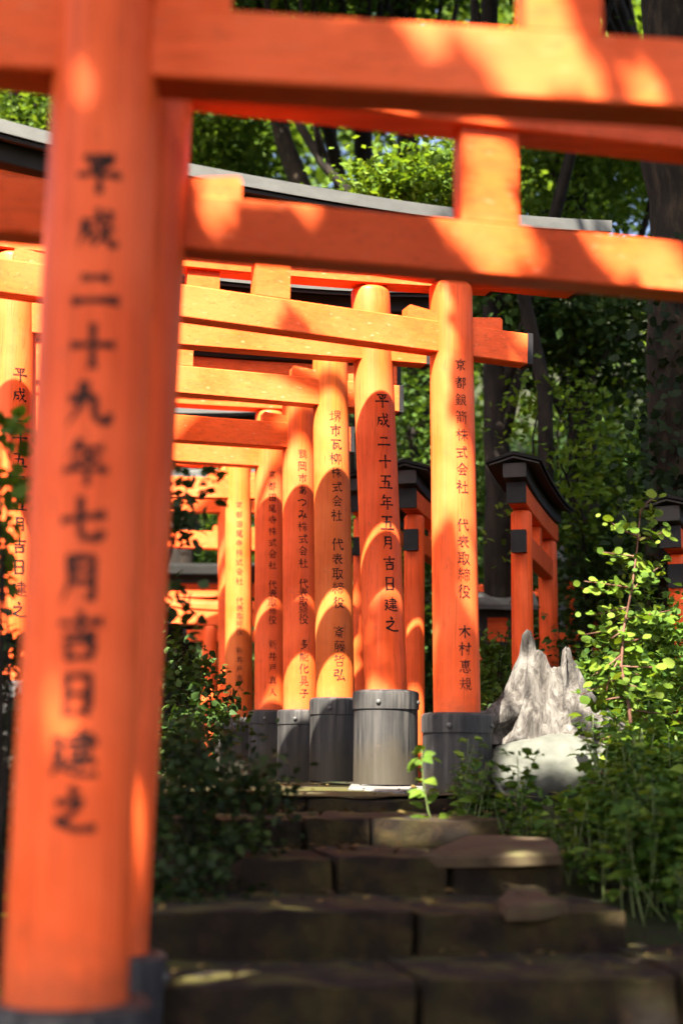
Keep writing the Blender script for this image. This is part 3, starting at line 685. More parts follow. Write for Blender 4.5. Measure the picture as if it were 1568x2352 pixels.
def lantern(label, u, v, Y, h, mat_name):
    p = at(u, v, Y); root = empty('stone_lantern', p, label, 'lantern'); s = h/1.2
    sq = lambda w_, z: [p+Vector((-w_, -w_, z)), p+Vector((w_, -w_, z)), p+Vector((w_, w_, z)), p+Vector((-w_, w_, z))]
    for nm, pr, m in (('pedestal', [(.20, 0), (.20, .12), (.12, .16), (.11, .62), (.18, .70)], M_SLAB), ('firebox', [(.15, .701), (.15, .92)], M_ROCK), ('cap', [(.30, .921), (.30, .97), (.12, 1.10), (.05, 1.13), (.05, 1.2)], M_SLAB)):
        bm = bmesh.new(); add_prism(bm, [sq(w_*s, z*s) for w_, z in pr]); bm_obj(nm, bm, m, root, p)
lantern('pale stone lantern far back between the roofed gate and the sapling', 1296, 1440, 16.5, .95, '')
def shrine(label, u, v, Y):
    p = at(u, v, Y); root = empty('small_shrine', p, label, 'shrine')
    bm = bmesh.new(); add_box(bm, p+Vector((-.22, 0, 0)), p+Vector((.22, 0, 0)), Z, Vector((0, 1, 0)), .35, .3, .01); bm_obj('body', bm, M_DARK_SHADE_WOOD, root, p)
    g = lambda x: [p+Vector((x, -.30, .33)), p+Vector((x, -.30, .37)), p+Vector((x, 0, .52)), p+Vector((x, .30, .37)), p+Vector((x, .30, .33)), p+Vector((x, 0, .46))]
    bm = bmesh.new(); add_prism(bm, [g(-.36), g(.36)]); bm_obj('roof', bm, M_SLAB, root, p)
    bm = bmesh.new(); add_box(bm, p+Vector((-.09, -.155, .05)), p+Vector((.09, -.155, .05)), Z, Vector((0, 1, 0)), .22, .02, .003); bm_obj('door', bm, M_BEAM, root, p)
shrine('tiny pale-roofed shrine in the leaves just right of the rightmost pillar', 1138, 1490, 13.0)

# ------------------------------------------------------------------ bleached stump and boulder
def stump():
    c = at(1248, 1690, 8.12); org = c.copy(); H = .43
    NA, NT = 120, 34; vs, fs = [], []
    lobes = [(-1.65, .40, .36), (1.5, .44, .40), (.35, .16, .35), (-.75, .14, .3), (2.6, .2, .4), (-2.7, .2, .4)]
    spikes = [(-1.05, .22, .55), (-.38, .09, .34), (1.0, .12, .50), (2.3, .02, .4), (-2.2, .03, .4)]
    def ang(a, b): return (a-b+math.pi) % (2*math.pi) - math.pi
    for k in range(NT):
        t = k/(NT-1)
        for i in range(NA):
            a = 2*math.pi*i/NA - math.pi                        # a = 0 faces the camera, positive to the right
            top = H + sum(h*max(0, 1-(ang(a, s)/w_)**2)**1.2 for s, h, w_ in spikes) + .03*mnoise.noise(Vector((math.sin(a)*5, math.cos(a)*5, 2))) + .018*mnoise.noise(Vector((math.sin(a)*11, math.cos(a)*11, 5)))
            z = t*top
            fl = math.exp(-z/.19)
            rr = .140 - .022*min(1, z/.5) + .05*math.exp(-z/.25) + sum(l*fl*math.exp(-(ang(a, d)/w_)**2) for d, l, w_ in lobes)
            gr = mnoise.noise(Vector((math.sin(a)*5.5, math.cos(a)*5.5, z*1.6)))*.028 + mnoise.noise(Vector((math.sin(a)*14, math.cos(a)*14, z*4)))*.012
            rr += gr*(1+1.2*fl)
            zz = z
            if fl > .3: zz = z + .05*sum(l*math.exp(-(ang(a, d)/w_)**2) for d, l, w_ in lobes)*(1-fl)
            tw = a + .25*z
            vs.append((c.x+rr*math.sin(tw)*1.06+.02*z, c.y-rr*math.cos(tw), c.z-.05+zz))
    for k in range(NT-1):
        for i in range(NA): fs.append((k*NA+i, k*NA+(i+1) % NA, (k+1)*NA+(i+1) % NA, (k+1)*NA+i))
    # hollow inside
    b0 = len(vs)
    for k in range(6):
        f = k/5
        for i in range(NA):
            q = Vector(vs[(NT-1)*NA+i]); ax = Vector((c.x, c.y, q.z)); s = .86-.25*f
            vs.append((ax.x+(q.x-ax.x)*s, ax.y+(q.y-ax.y)*s, q.z-.02-f*(q.z-c.z-.22)*.9))
    for i in range(NA): fs.append(((NT-1)*NA+i, (NT-1)*NA+(i+1) % NA, b0+(i+1) % NA, b0+i))
    for k in range(5):
        for i in range(NA): fs.append((b0+k*NA+i, b0+k*NA+(i+1) % NA, b0+(k+1)*NA+(i+1) % NA, b0+(k+1)*NA+i))
    root = mesh_obj('tree_stump', vs, fs, M_STUMP, None, org, True)
    tag(root, 'bleached jagged tree stump with spreading roots above the pale boulder', 'stump')
    for nm, pts, rad in (('root', [(-.03, -.04, .24), (-.15, -.07, .155), (-.30, -.10, .09), (-.52, -.10, .04)], [.10, .085, .065, .04]),
                         ('root', [(.04, -.05, .23), (.17, -.09, .13), (.32, -.14, .035), (.50, -.2, -.07)], [.10, .09, .075, .045]),
                         ('root', [(.0, -.1, .04), (.03, -.2, -.03), (.05, -.3, -.14)], [.07, .06, .04])):
        bm = bmesh.new(); P = [c+Vector(p) for p in pts]
        Q, RR = [], []
        for i in range(len(P)-1):
            for k in range(6): Q.append(P[i].lerp(P[i+1], k/6)); RR.append(rad[i]+(rad[i+1]-rad[i])*k/6)
        Q.append(P[-1]); RR.append(rad[-1])
        add_tube(bm, Q, RR, 20)
        for v in bm.verts: v.co += mnoise.noise_vector(v.co*9)*.022 + mnoise.noise_vector(v.co*26)*.008
        bm_obj(nm, bm, M_STUMP, root, org, True)
stump()
def boulder(name, label, c, r, seed, mat, flat=.0):
    bm = bmesh.new(); bmesh.ops.create_icosphere(bm, subdivisions=5, radius=1)
    for v in bm.verts:
        n = v.co.normalized(); d = 1 + .16*mnoise.noise(n*1.3+Vector((seed, 0, 0))) + .05*mnoise.noise(n*4+Vector((seed, 3, 0))) + .018*mnoise.noise(n*12)
        p = n*d; v.co = Vector((p.x*r[0], p.y*r[1], p.z*r[2])) + c
    return tag(bm_obj(name, bm, mat, None, c, True), label, 'rock')
boulder('boulder', 'large pale rounded boulder half buried below the stump roots', at(1272, 1775, 7.55), (.36, .27, .20), 3, M_ROCK)
boulder('rock', 'small pinkish stone in the herbs right of the boulder', at(1402, 1800, 7.2), (.11, .09, .06), 9, M_FLAG)

# ------------------------------------------------------------------ plants
def stem_bm(bm, a, b, r0, r1, bend=.05, seg=6, n=6):
    off = Vector((random.uniform(-1, 1), random.uniform(-1, 1), random.uniform(-.3, .3)))*bend
    P = [a.lerp(b, i/n) + off*math.sin(math.pi*i/n) for i in range(n+1)]
    add_tube(bm, P, [r0+(r1-r0)*i/n for i in range(n+1)], seg); return P
def sapling():
    base = at(1455, 1800, 7.3); root = empty('sapling', base, 'sunlit sapling with red stem and round yellow-green leaves right of the stump', 'sapling')
    path = [(1458, 1800), (1452, 1700), (1440, 1600), (1425, 1530), (1432, 1440), (1450, 1350), (1462, 1260), (1470, 1170)]
    P = [at(u, v, 7.3+.02*i) for i, (u, v) in enumerate(path)]
    bm = bmesh.new(); add_tube(bm, P, [.011-.0011*i for i in range(len(P))], 8)
    L, D = [], []
    def br(i, du, dv, dY, n, spread=.035):
        a = P[int(i)].lerp(P[min(int(i)+1, len(P)-1)], i-int(i)); u, v = px(a); b = at(u+du, v+dv, a.y+dY)
        Q = stem_bm(bm, a, b, .005, .002, .03)
        for k in range(n):
            f = .25+.75*k/(n-1) if n > 1 else 1; q = Q[0].lerp(Q[-1], f) if f < 1 else Q[-1]
            q = Q[min(len(Q)-1, int(f*(len(Q)-1)))]
            for s in (-1, 1):
                L.append(q + Vector((random.gauss(0, spread), random.gauss(0, spread), random.gauss(0, spread*.7)))); D.append((s*random.uniform(.3, 1)+.4*np.sign(du), random.gauss(0, .6), random.uniform(-.5, .4)))
    for i, du, dv, dY, n in ((6.8, 30, -45, 0, 4), (6.3, -60, -40, .05, 4), (6.2, 60, -30, -.05, 3), (5.8, -70, -10, .0, 5), (5.5, 55, 0, .08, 4), (5.0, -95, -15, -.05, 6), (4.9, 60, -60, .05, 5), (4.5, -75, 20, .1, 5),
                             (4.2, 90, -20, 0, 5), (3.9, -85, 10, 0, 6), (3.6, 45, -20, .1, 5), (3.3, -60, 50, -.1, 6), (3.0, 95, 0, .05, 5), (2.7, -85, 45, .05, 6), (2.4, 70, 15, -.1, 6), (2.0, -80, 20, .1, 7), (1.7, 100, 10, 0, 7),
                             (1.3, -60, 30, -.1, 7), (1.0, 90, 25, .1, 7), (.7, -75, 20, .05, 6)):
        br(i, du*1.15, dv, dY, n+3)
        br(i, du*.6, dv*1.2+25, dY+.06, n+2)
    bm_obj('stem', bm, M_TWIG, root, base, True)
    N = len(L); leaves('foliage', np.array(L), np.array(D), up_normals(N, .75)+np.array([0, -.55, 0]), rng.uniform(.026, .064, N), rng.uniform(0, 1, N), T_ROUND, L_LIGHT, root, base)
sapling()
def sprig(name, label, pts, Y, rad, mat, tmpl, lsize, per, cat='plant', lm=M_STALK, spread=.03, group=None, tint=(.1, .9)):
    """a plant drawn as a main stem through (u,v) points with side leaves"""
    base = at(*pts[0], Y); root = empty(name, base, label, cat, group); P = [at(u, v, Y) for u, v in pts]
    bm = bmesh.new(); add_tube(bm, P, [rad*(1-.75*i/(len(P)-1)) for i in range(len(P))], 7); bm_obj('stem', bm, lm, root, base, True)
    L, D = [], []
    for i in range(1, len(P)):
        for k in range(per):
            q = P[i-1].lerp(P[i], (k+random.random())/per); s = 1 if k % 2 else -1
            L.append(q+Vector((s*.004, 0, 0))+Vector([random.gauss(0, spread) for _ in range(3)])); D.append((s*random.uniform(.2, 1), random.uniform(-.9, .5), random.uniform(-.5, .5)))
    N = len(L); leaves('foliage', np.array(L), np.array(D), up_normals(N, .6)+np.array([0, -.4, 0]), rng.uniform(.75, 1.15, N)*lsize, rng.uniform(*tint, N), tmpl, mat, root, base)
    return root
sprig('herb', 'lone sunlit herb with toothed pale leaves in front of the grey sleeves', [(1000, 1915), (982, 1860), (972, 1800), (968, 1745), (968, 1718)], 6.2, .004, L_LIGHT, T_OV, .075, 5, 'herb', spread=.016, tint=(.1, .8))
sprig('herb', 'small herb on the path edge by the dark left shrub', [(470, 1840), (474, 1790), (480, 1745)], 7.2, .004, L_HERB, T_WIDE, .06, 5, 'herb', spread=.012)

# fallen leaves and crumbs on the steps and path
lp, ln = [], []
for Y0, v in ((6.62, 1831), (5.96, 1877), (5.26, 1968), (4.65, 2091), (4.13, 2252)):
    z = at(784, v, Y0).z
    for _ in range(46):
        y = Y0 + .03 + .5*random.random()**1.5; x = random.uniform(-.55, 1.1); lp.append((x, y+x*.17, z+.016+.006*random.random()))
for _ in range(160):
    y = random.uniform(6.7, 10); x = path_edge(y, -1)+(path_edge(y, 1)-path_edge(y, -1))*random.random(); lp.append((x, y+(x-.2)*.27, -.155+.005*random.random()))
N = len(lp); M_LITTER = leaf_mat('dry_leaf', (.02, .013, .006), (.06, .04, .014), (.13, .095, .03), .15)
tag(leaves('leaf_litter', np.array(lp), rand_dirs(N, .1), up_normals(N, .25), rng.uniform(.015, .05, N), rng.random(N)**1.5, T_OV, M_LITTER), kind='stuff')

# herbs on the bank at right: three kinds of plant, copied
def make_herb(seed, n_stem, h):
    random.seed(seed); root = empty('bank_herb', (0, 0, 0), 'leafy green herb on thin pale stalk, in the bed right of the steps', 'herb', 'herbs beside the steps')
    bm = bmesh.new(); L, D = [], []
    for s in range(n_stem):
        b = Vector((random.gauss(0, .03), random.gauss(0, .03), -.03)); t = b + Vector((random.gauss(0, .05), random.gauss(0, .05), h*random.uniform(.75, 1.1)))
        Q = stem_bm(bm, b, t, .0048, .002, .02)
        for i in range(2, len(Q)):
            for k in range(7 if i > 3 else 3):
                a = random.uniform(0, 6.28); L.append(Q[i]+Vector((math.cos(a), math.sin(a), 0))*random.uniform(.0, .06)); D.append((math.cos(a), math.sin(a), random.uniform(-.3, .45)))
    bm_obj('stalk', bm, M_STALK, root, Vector((0, 0, 0)), True)
    N = len(L); leaves('foliage', np.array(L), np.array(D), up_normals(N, .45), rng.uniform(.024, .070, N), rng.uniform(0, 1, N)**1.4, T_OV, L_HERB, root)
    return root
protos = [make_herb(1, 3, .34), make_herb(2, 4, .28), make_herb(3, 2, .42), make_herb(4, 3, .36), make_herb(5, 4, .24)]
random.seed(21); spots = []
while len(spots) < 120:
    y = random.uniform(5.0, 8.0); u = random.uniform(1010, 1640)
    x = (u-CX)/FPX*y
    lim = .50 + max(0, (6.6-y))*.52
    if x < lim or (1090 < u < 1400 and 6.5 < y < 8.4): continue
    if u < 1100 and random.random() < .75: continue
    if 1120 < u < 1400 and y > 5.9 and random.random() < .5: continue
    if y > 6.9 and x < .9 and abs(y-7.5) < .35: continue
    spots.append((x, y))
for i, (x, y) in enumerate(spots):
    o = protos[i] if i < len(protos) else copy_tree(protos[i % len(protos)])
    o.location = (x, y, ground_z(x, y)); o.rotation_euler = (random.gauss(0, .1), random.gauss(0, .1), random.uniform(0, 6.28)); s = random.uniform(.75, 1.25)*(.8 if x < .75 else 1); o.scale = (s, s, s)

def shrub(name, label, blobs, n, lsize, mat, tmpl, base, cat='shrub', stems=6, clump=.16, per=20, twig=M_BARKD, group=None, tint=None):
    root = empty(name, base, label, cat, group); P, T = blob_points(blobs, n, clump, per, .25); N = len(P)
    if tint: T = tint[0]+(tint[1]-tint[0])*T
    bm = bmesh.new()
    for k in range(stems):
        c, r = blobs[k % len(blobs)]; t = Vector(c)+Vector((random.gauss(0, r[0]*.5), random.gauss(0, r[1]*.5), r[2]*random.uniform(.2, .9)))
        stem_bm(bm, Vector(base)+Vector((random.gauss(0, .03), random.gauss(0, .03), -.03)), t, .012, .003, .08)
    bm_obj('branches', bm, twig, root, Vector(base), True)
    leaves('foliage', P, rand_dirs(N, .6), up_normals(N, .7), rng.uniform(.7, 1.25, N)*lsize, T, tmpl, mat, root, base)
    return root
def blob_px(u, v, Y, ru, rv, dY): k = Y/FPX; p = at(u, v, Y); return (tuple(p), (ru*k, dY, rv*k))
B1 = [blob_px(480, 1900, 5.3, 125, 170, .28), blob_px(440, 2070, 5.0, 100, 110, .25), blob_px(600, 1830, 5.6, 65, 70, .2), blob_px(450, 1730, 5.6, 80, 80, .25)]
b = at(470, 2150, 5.3); b.z = ground_z(b.x, b.y)
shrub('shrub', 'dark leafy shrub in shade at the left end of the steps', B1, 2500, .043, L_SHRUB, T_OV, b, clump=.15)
B2 = [blob_px(440, 1110, 5.6, 50, 60, .12), blob_px(430, 1210, 5.6, 45, 50, .12), blob_px(395, 1180, 5.6, 30, 90, .12), blob_px(400, 1400, 5.6, 30, 90, .15)]
b = at(330, 1900, 5.7); b.z = ground_z(b.x, b.y)
shrub('shrub', 'tall thin shrub whose leaves poke out right of the second pillar', B2, 260, .055, L_SHRUB, T_OV, b, clump=.10, per=10, tint=(.3, 1), stems=1)
B3 = [blob_px(10, 1010, 4.8, 45, 50, .1), blob_px(15, 1110, 4.8, 45, 60, .1), blob_px(-30, 1300, 4.9, 60, 120, .15)]
b = at(-30, 1900, 4.9); b.z = ground_z(b.x, b.y)
shrub('shrub', 'round-leaved shrub at the far left edge in front of a sunlit pillar', B3, 260, .05, L_LIGHT, T_ROUND, b, clump=.10, per=12, tint=(.0, .6))
B4 = [blob_px(-20, 1600, 5.6, 80, 200, .2), blob_px(0, 1850, 5.2, 60, 180, .2)]
b = at(-20, 2000, 5.4); b.z = ground_z(b.x, b.y)
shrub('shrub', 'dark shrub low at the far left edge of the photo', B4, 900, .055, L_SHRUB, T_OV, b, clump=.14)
B5 = [blob_px(420, 1560, 9.5, 70, 90, .3), blob_px(440, 1700, 9.0, 100, 80, .3), blob_px(500, 1640, 9.8, 30, 60, .2)]
b = at(400, 1800, 9.3); b.z = ground_z(b.x, b.y)
shrub('shrub', 'dark bush in front of the low gates, left of the pale pillar', B5, 1300, .06, L_SHADED, T_OV, b, clump=.18)
for lab, blobs, n, m, bu in (
    ('bright low bush right of the rightmost pillar behind the stump', [blob_px(1140, 1510, 10.5, 60, 70, .3), blob_px(1120, 1590, 10.3, 50, 60, .3)], 900, L_FOREST, (1130, 1640, 10.5)),
    ('green bush behind the sapling near the right edge', [blob_px(1500, 1480, 9.3, 110, 110, .4), blob_px(1560, 1600, 8.8, 100, 110, .4), blob_px(1420, 1600, 9.0, 80, 80, .35)], 2600, L_HERB, (1500, 1720, 9.1)),
    ('low bush between the stump and the sapling', [blob_px(1385, 1560, 8.9, 70, 90, .3), blob_px(1420, 1680, 8.3, 70, 60, .3)], 1300, L_HERB, (1400, 1740, 8.6)),
    ('shaded bush just behind the stump', [blob_px(1290, 1520, 11.5, 120, 120, .5), blob_px(1180, 1560, 11.8, 100, 90, .5)], 1500, L_SHADED, (1250, 1700, 11.6))):
    b = at(*bu); b.z = ground_z(b.x, b.y)
    shrub('bush', lab, blobs, n, .06, m, T_OV, b, 'bush', clump=.18)

# ------------------------------------------------------------------ trees
def tree(label, base, pts, radii, blobs, n, lsize, lmat=L_FOREST, bark=M_BARK, name='forest_tree', clump=.7, per=45, branches=6, group=None, keep=None, shell=.4):
    """trunk through pts; limbs reaching into the blobs; crown of many small leaves"""
    root = empty(name, base, label, 'tree', group); bm = bmesh.new()
    P = [Vector(p) for p in pts]; Q, RR = [], []
    for i in range(len(P)-1):
        for k in range(5):
            f = k/5; q = P[i].lerp(P[i+1], f); Q.append(q + mnoise.noise_vector(q*1.7)*radii[i]*.35); RR.append((radii[i]+(radii[i+1]-radii[i])*f)*(1+.10*mnoise.noise(q*3)))
    Q.append(P[-1]); RR.append(radii[-1]); add_tube(bm, Q, RR, 18)
    for k in range(branches):
        c, r = blobs[k % len(blobs)]; t = Vector(c)+Vector((random.gauss(0, r[0]*.4), random.gauss(0, r[1]*.4), random.gauss(0, r[2]*.3)))
        i = random.randint(int(len(Q)*.45), len(Q)-1); stem_bm(bm, Q[i], t, RR[i]*.5, .012, .35, 8, 8)
    tr = bm_obj('trunk', bm, bark, root, Vector(base), True)
    Pn, T = blob_points(blobs, n, clump, per, shell)
    if keep is not None:
        m = keep(Pn); Pn, T = Pn[m], T[m]
    N = len(Pn); leaves('crown', Pn, rand_dirs(N, .6), up_normals(N, .8), rng.uniform(.7, 1.3, N)*lsize, T, T_SMALL, lmat, root, base)
    return root
def gz(p, dz=0): return Vector((p.x, p.y, ground_z(p.x, p.y)+dz))

# big trunk with ivy at the right edge
tb = gz(at(1575, 1500, 10.2), -.1); tt = at(1560, -200, 10.2)
big = tree('big rough-barked tree trunk at the right edge, ivy climbing its lower half', tb, [tb, at(1578, 900, 10.2), at(1572, 450, 10.2), at(1556, 0, 10.2), tt + Vector((0, 0, 2))], [.34, .29, .27, .26, .2],
     [((4.6, 10.5, 10.5), (2.2, 2.2, 1.6)), ((3.0, 11.5, 11), (2, 2, 1.4))], 9000, .16)
P = []; 
for _ in range(800):
    v = 560 + 900*random.random()**.8; u = random.gauss(1545, 55) - (40 if v > 800 else 0)*random.random()
    p = at(u, v, 10.2); P.append(p + Vector((0, -.30+random.gauss(0, .10), 0)))
N = len(P); leaves('ivy', np.array(P), rand_dirs(N, .9)+np.array([0, 0, -.5]), np.array([[random.gauss(0, .5), -1, random.gauss(.4, .5)] for _ in range(N)]), rng.uniform(.05, .105, N), rng.uniform(0, .45, N)**1.3, T_WIDE, L_SHRUB, big, tb)

# trunks seen under the top beams, each its own tree
for lab, path, Y, r, bl in (
    ('leaning trunk with sunlit edge, leftmost of the trunks under the top beam', [(735, 700), (690, 430), (655, 330), (640, 250), (600, 60), (560, -250)], 15.0, .16, [(540, 60, 15, 190, 220, 1.6), (420, -200, 15.5, 300, 200, 2)]),
    ('thin dark trunk slanting down to the right under the top beam', [(860, 560), (800, 440), (740, 370), (690, 290), (640, 150), (600, -150)], 14.0, .075, [(600, -220, 14, 200, 160, 1.5)]),
    ('slim trunk behind the slanting one, above the grey roof edge', [(800, 640), (788, 440), (770, 360), (748, 280), (735, 100), (730, -200)], 16.5, .12, [(760, -150, 17, 240, 200, 2)]),
    ('thick dark trunk in the middle of the gap under the top beam', [(850, 700), (842, 420), (838, 340), (838, 250), (835, 60), (850, -250)], 17.0, .19, [(880, -200, 17.5, 260, 220, 2)]),
    ('pair-toned brown trunk left of the hanging strut', [(960, 700), (945, 400), (938, 330), (930, 250), (920, 50), (905, -250)], 18.0, .23, [(980, -220, 18.5, 280, 220, 2)]),
    ('dark trunk standing behind the rightmost pillar and its black-capped beam', [(1150, 1560), (1146, 1250), (1140, 950), (1134, 700), (1125, 300), (1120, -200)], 13.0, .19, [(1180, -330, 13, 350, 180, 1.8), (1330, -300, 13.5, 300, 150, 1.6)])):
    P = [at(u, v, Y) for u, v in path]; base = gz(P[0], -.2); P = [base] + P
    tree(lab, base, P, [r*.85]+[r*(.80-.075*i) for i in range(len(path))], [blob_px(u, v, y, ru, rv, dy) for u, v, y, ru, rv, dy in bl], 5000, .13, L_FOREST, M_BARKD if 'dark' in lab else M_BARK)

# trees whose crowns fill the view behind the beams
for lab, path, Y, r, bl, n, ls, m in (
    ('bright leafy bough hanging in sun left of the middle strut', [(1250, 900), (1180, 600), (1090, 470), (1000, 440)], 12.0, .06, [(930, 425, 11.8, 95, 40, .45), (1010, 455, 11.7, 70, 38, .4), (1030, 395, 11.9, 60, 35, .4), (865, 430, 11.9, 40, 22, .3)], 2600, .085, L_LIGHT),
    ('leafy tree filling the gap left of the leaning trunk', [(430, 900), (450, 500), (470, 200)], 17.0, .14, [(480, 330, 16.5, 110, 110, 1.2), (540, 430, 16.8, 90, 60, 1)], 5000, .10, L_SUNLIT),
    ('leafy tree at the top left corner above the grey roof', [(-80, 900), (0, 500), (40, 200)], 15.0, .14, [(40, 250, 15, 130, 90, 1.2), (-60, 330, 15, 150, 120, 1.3), (160, 150, 15.5, 200, 130, 1.4)], 5000, .10, L_SUNLIT),
    ('green tree between the middle strut and the ivy trunk', [(1330, 1000), (1330, 600), (1320, 200)], 15.0, .12, [(1330, 420, 15, 170, 110, 1.4), (1420, 300, 15.5, 150, 120, 1.3), (1250, 560, 14.5, 100, 80, 1)], 8000, .10, L_SUNLIT),
    ('shaded tree spreading below the lower beam at right', [(1380, 1400), (1350, 1000), (1300, 800)], 14.0, .09, [(1250, 760, 13.6, 160, 90, 1.2), (1420, 800, 14, 130, 120, 1.2), (1150, 720, 14, 90, 60, .9)], 6500, .10, L_SHADED),
    ('slender young tree with tiered sprays and a thin pale stem behind the roofed gate', [(1355, 1540), (1342, 1300), (1325, 1100), (1310, 930), (1300, 850)], 12.5, .022, [(1300, 900, 12.4, 90, 18, .45), (1250, 985, 12.2, 50, 14, .3), (1370, 1000, 12.3, 60, 16, .35), (1260, 1060, 12.2, 70, 16, .35), (1390, 1090, 12.4, 70, 18, .35), (1300, 1150, 12.2, 110, 18, .4), (1270, 1230, 12.2, 70, 16, .35), (1400, 1220, 12.3, 80, 18, .35)], 1500, .085, L_LIGHT),
    ('dark tree filling the shade at the far right behind the sapling', [(1520, 1600), (1500, 1300), (1480, 1000)], 12.5, .08, [(1460, 1180, 12.6, 150, 160, 1), (1530, 1380, 11.8, 130, 130, .9), (1400, 1350, 13, 120, 110, .9)], 5500, .085, L_SHADED),
    ('pale green tree seen between the two nearest inscribed pillars', [(960, 1500), (950, 1250), (945, 950)], 15.5, .07, [(945, 960, 15.4, 80, 110, .9), (955, 1150, 15.2, 70, 110, .9), (1100, 1180, 15.5, 90, 120, .9), (900, 1300, 15.8, 90, 120, .9)], 5000, .09, L_FOREST),
    ('leafy tree beyond the low gates at left', [(430, 1500), (440, 1300), (450, 1150)], 19.0, .10, [(440, 1270, 18.5, 110, 70, 1), (520, 1370, 18.6, 100, 70, 1), (380, 1400, 18.5, 120, 90, 1)], 4500, .11, L_FOREST)):
    P = [at(u, v, Y) for u, v in path]; base = gz(P[0], -.15); P = [base] + P
    tree(lab, base, P, [r*1.2]+[max(.012, r*(1.1-.28*i)) for i in range(len(path))], [blob_px(u, v, y, ru, rv, dy) for u, v, y, ru, rv, dy in bl], n, ls, m, M_BARKD, clump=.34 if ls < .1 else .5, per=26, branches=8)

# far woods: one mass nobody could count
def mass(name, blobs, n, ls, mat, clump, per=40, tint=(0, 1)):
    P, T = blob_points(blobs, n, clump, per, .2); T = tint[0]+(tint[1]-tint[0])*T; N = len(P)
    return tag(leaves(name, P, rand_dirs(N, .7), up_normals(N, .9), rng.uniform(.7, 1.4, N)*ls, T, T_SMALL, mat), kind='stuff')
wb = []
random.seed(5)
for k in range(86):
    x = random.uniform(-16, 18); y = random.uniform(21, 32); z = ground_z(x, y)+random.uniform(.5, 11.5)
    wb.append(((x, y, z), (random.uniform(1.5, 3), random.uniform(1, 2), random.uniform(1.2, 2.4))))
hb = []
for k in range(150):
    x = random.uniform(-13, 20); y = random.uniform(18.5, 40); hb.append(((x, y, ground_z(x, y)+random.uniform(.2, 1.2)), (random.uniform(1.2, 2), random.uniform(.8, 1.5), random.uniform(.7, 1.3))))
for k in range(60):
    y = random.uniform(26, 34); v = random.uniform(-80, 620); p = at(random.uniform(-100, 1700), v, y); wb.append((tuple(p), (2.4, 1.6, 1.9)))
mass('hillside_growth', hb, 40000, .22, L_SHADED, 1.0, 40, (0, .8))
mass('far_woods', wb, 100000, .23, L_SUNLIT, 1.1, 40, (.0, 1))
ub = []
for k in range(46):
    x = random.uniform(-7, 9); y = random.uniform(13.5, 19.5)
    if -2.6 < x < -.6 and y < 17: continue
    z = ground_z(x, y)+random.uniform(.1, 1.4+.12*max(0, x)); ub.append(((x, y, z), (random.uniform(.6, 1.4), random.uniform(.5, 1.0), random.uniform(.4, 1.0))))
mass('undergrowth', ub, 26000, .12, L_SHADED, .55)
# low weeds on the bank at right and at the left of the steps
wp = []
while len(wp) < 4200:
    x = random.uniform(.5, 4.2); y = random.uniform(6.3, 10.5)
    if x < .82+.0*y and y < 8.2: continue
    if abs(x-1.2) < .45 and 7.1 < y < 8.5: continue
    wp.append((x, y, ground_z(x, y)+abs(random.gauss(0, .07))))
for _ in range(1700):
    x, y = random.uniform(-2.8, -1.0), random.uniform(3.4, 6.6); wp.append((x, y, ground_z(x, y)+abs(random.gauss(0, .06))))
N = len(wp); tag(leaves('ground_cover', np.array(wp), rand_dirs(N, .6), up_normals(N, .6), rng.uniform(.03, .07, N), rng.uniform(0, 1, N), T_OV, L_HERB), kind='stuff')

# tall trees over the hillside: their high crowns shade it, their trunks stand among the others
def sun_clear(P):
    """leaves whose shadow would fall on the gates, the stump, the sapling or the sunlit bough are left out"""
    out = np.ones(len(P), bool); sx, sy, sz = S
    for Y, zlo, zhi, xlo, xhi in ((8.0, -.4, 1.4, .55, 2.6), (11.8, 4.1, 5.4, -.1, 1.3), (9.0, -.2, 1.4, 1.4, 2.7), (7.2, -.4, 4.6, -9, .8), (9.3, -.4, 4.3, -9, .45), (11.5, -.4, 4.3, -9, -.1), (14, -.4, 4.3, -9, -.6), (15.4, -.2, 4.2, -.2, 1.6)):
        t = (Y-P[:, 1])/(-sy); x = P[:, 0]-t*sx; z = P[:, 2]-t*sz
        out &= ~((t > 0) & (z > zlo) & (z < zhi) & (x > xlo) & (x < xhi))
    return out
for lab, (bx, by), cr in (
    ('tall tree left of the gates, its crown high over the path', (-4.4, 5.5), ((-.9, 6, 10.3), (.6, 6.6, 11), (-.4, 5.3, 8.6), (-1.2, 5.9, 8.7), (.7, 4.9, 8.5), (.2, 5.6, 9))),
    ('tall tree farther along the left of the path', (-5.6, 9), ((-.7, 9, 11), (.5, 9.6, 11.8))),
    ('tall tree past the right edge, near the steps', (5.2, 5.5), ((1.6, 6.2, 10.5), (3.2, 6.8, 10.2))),
    ('tall tree beyond the ivy trunk', (6.3, 8.5), ((1.4, 9, 11.2), (3.2, 9.2, 11))),
    ('tall slope tree far out to the right', (7.6, 7.5), ((5, 7.5, 10.5), (5.2, 9.5, 11))),
    ('straight tall tree on the shaded slope', (7.5, 12.5), ((1.2, 12, 12.4), (3, 12, 12.4))),
    ('tall tree at the outer right of the slope', (9, 13), ((5, 12, 12), (7, 11, 11.5))),
    ('tall tree rising far behind the roofed gates', (4.6, 17), ((-.4, 12.2, 13), (1.0, 14, 14)))):
    base = gz(Vector((bx, by, 0)), -.2); top = Vector(cr[0]).lerp(Vector(cr[1]), .5); fk = Vector((bx*.9+top.x*.1, by, top.z*.55))
    tree(lab, base, [base, base.lerp(fk, .5)+Vector((.05, .05, 0)), fk, fk.lerp(top, .6)+Vector((0, 0, .6)), top], [.2, .17, .15, .1, .05],
         [(c, (1.7, 2.0, 1.1)) for c in cr], 9500, .25, L_FOREST, M_BARKD, clump=.8, branches=9, group='tall trees on the slope', keep=sun_clear, shell=.1)

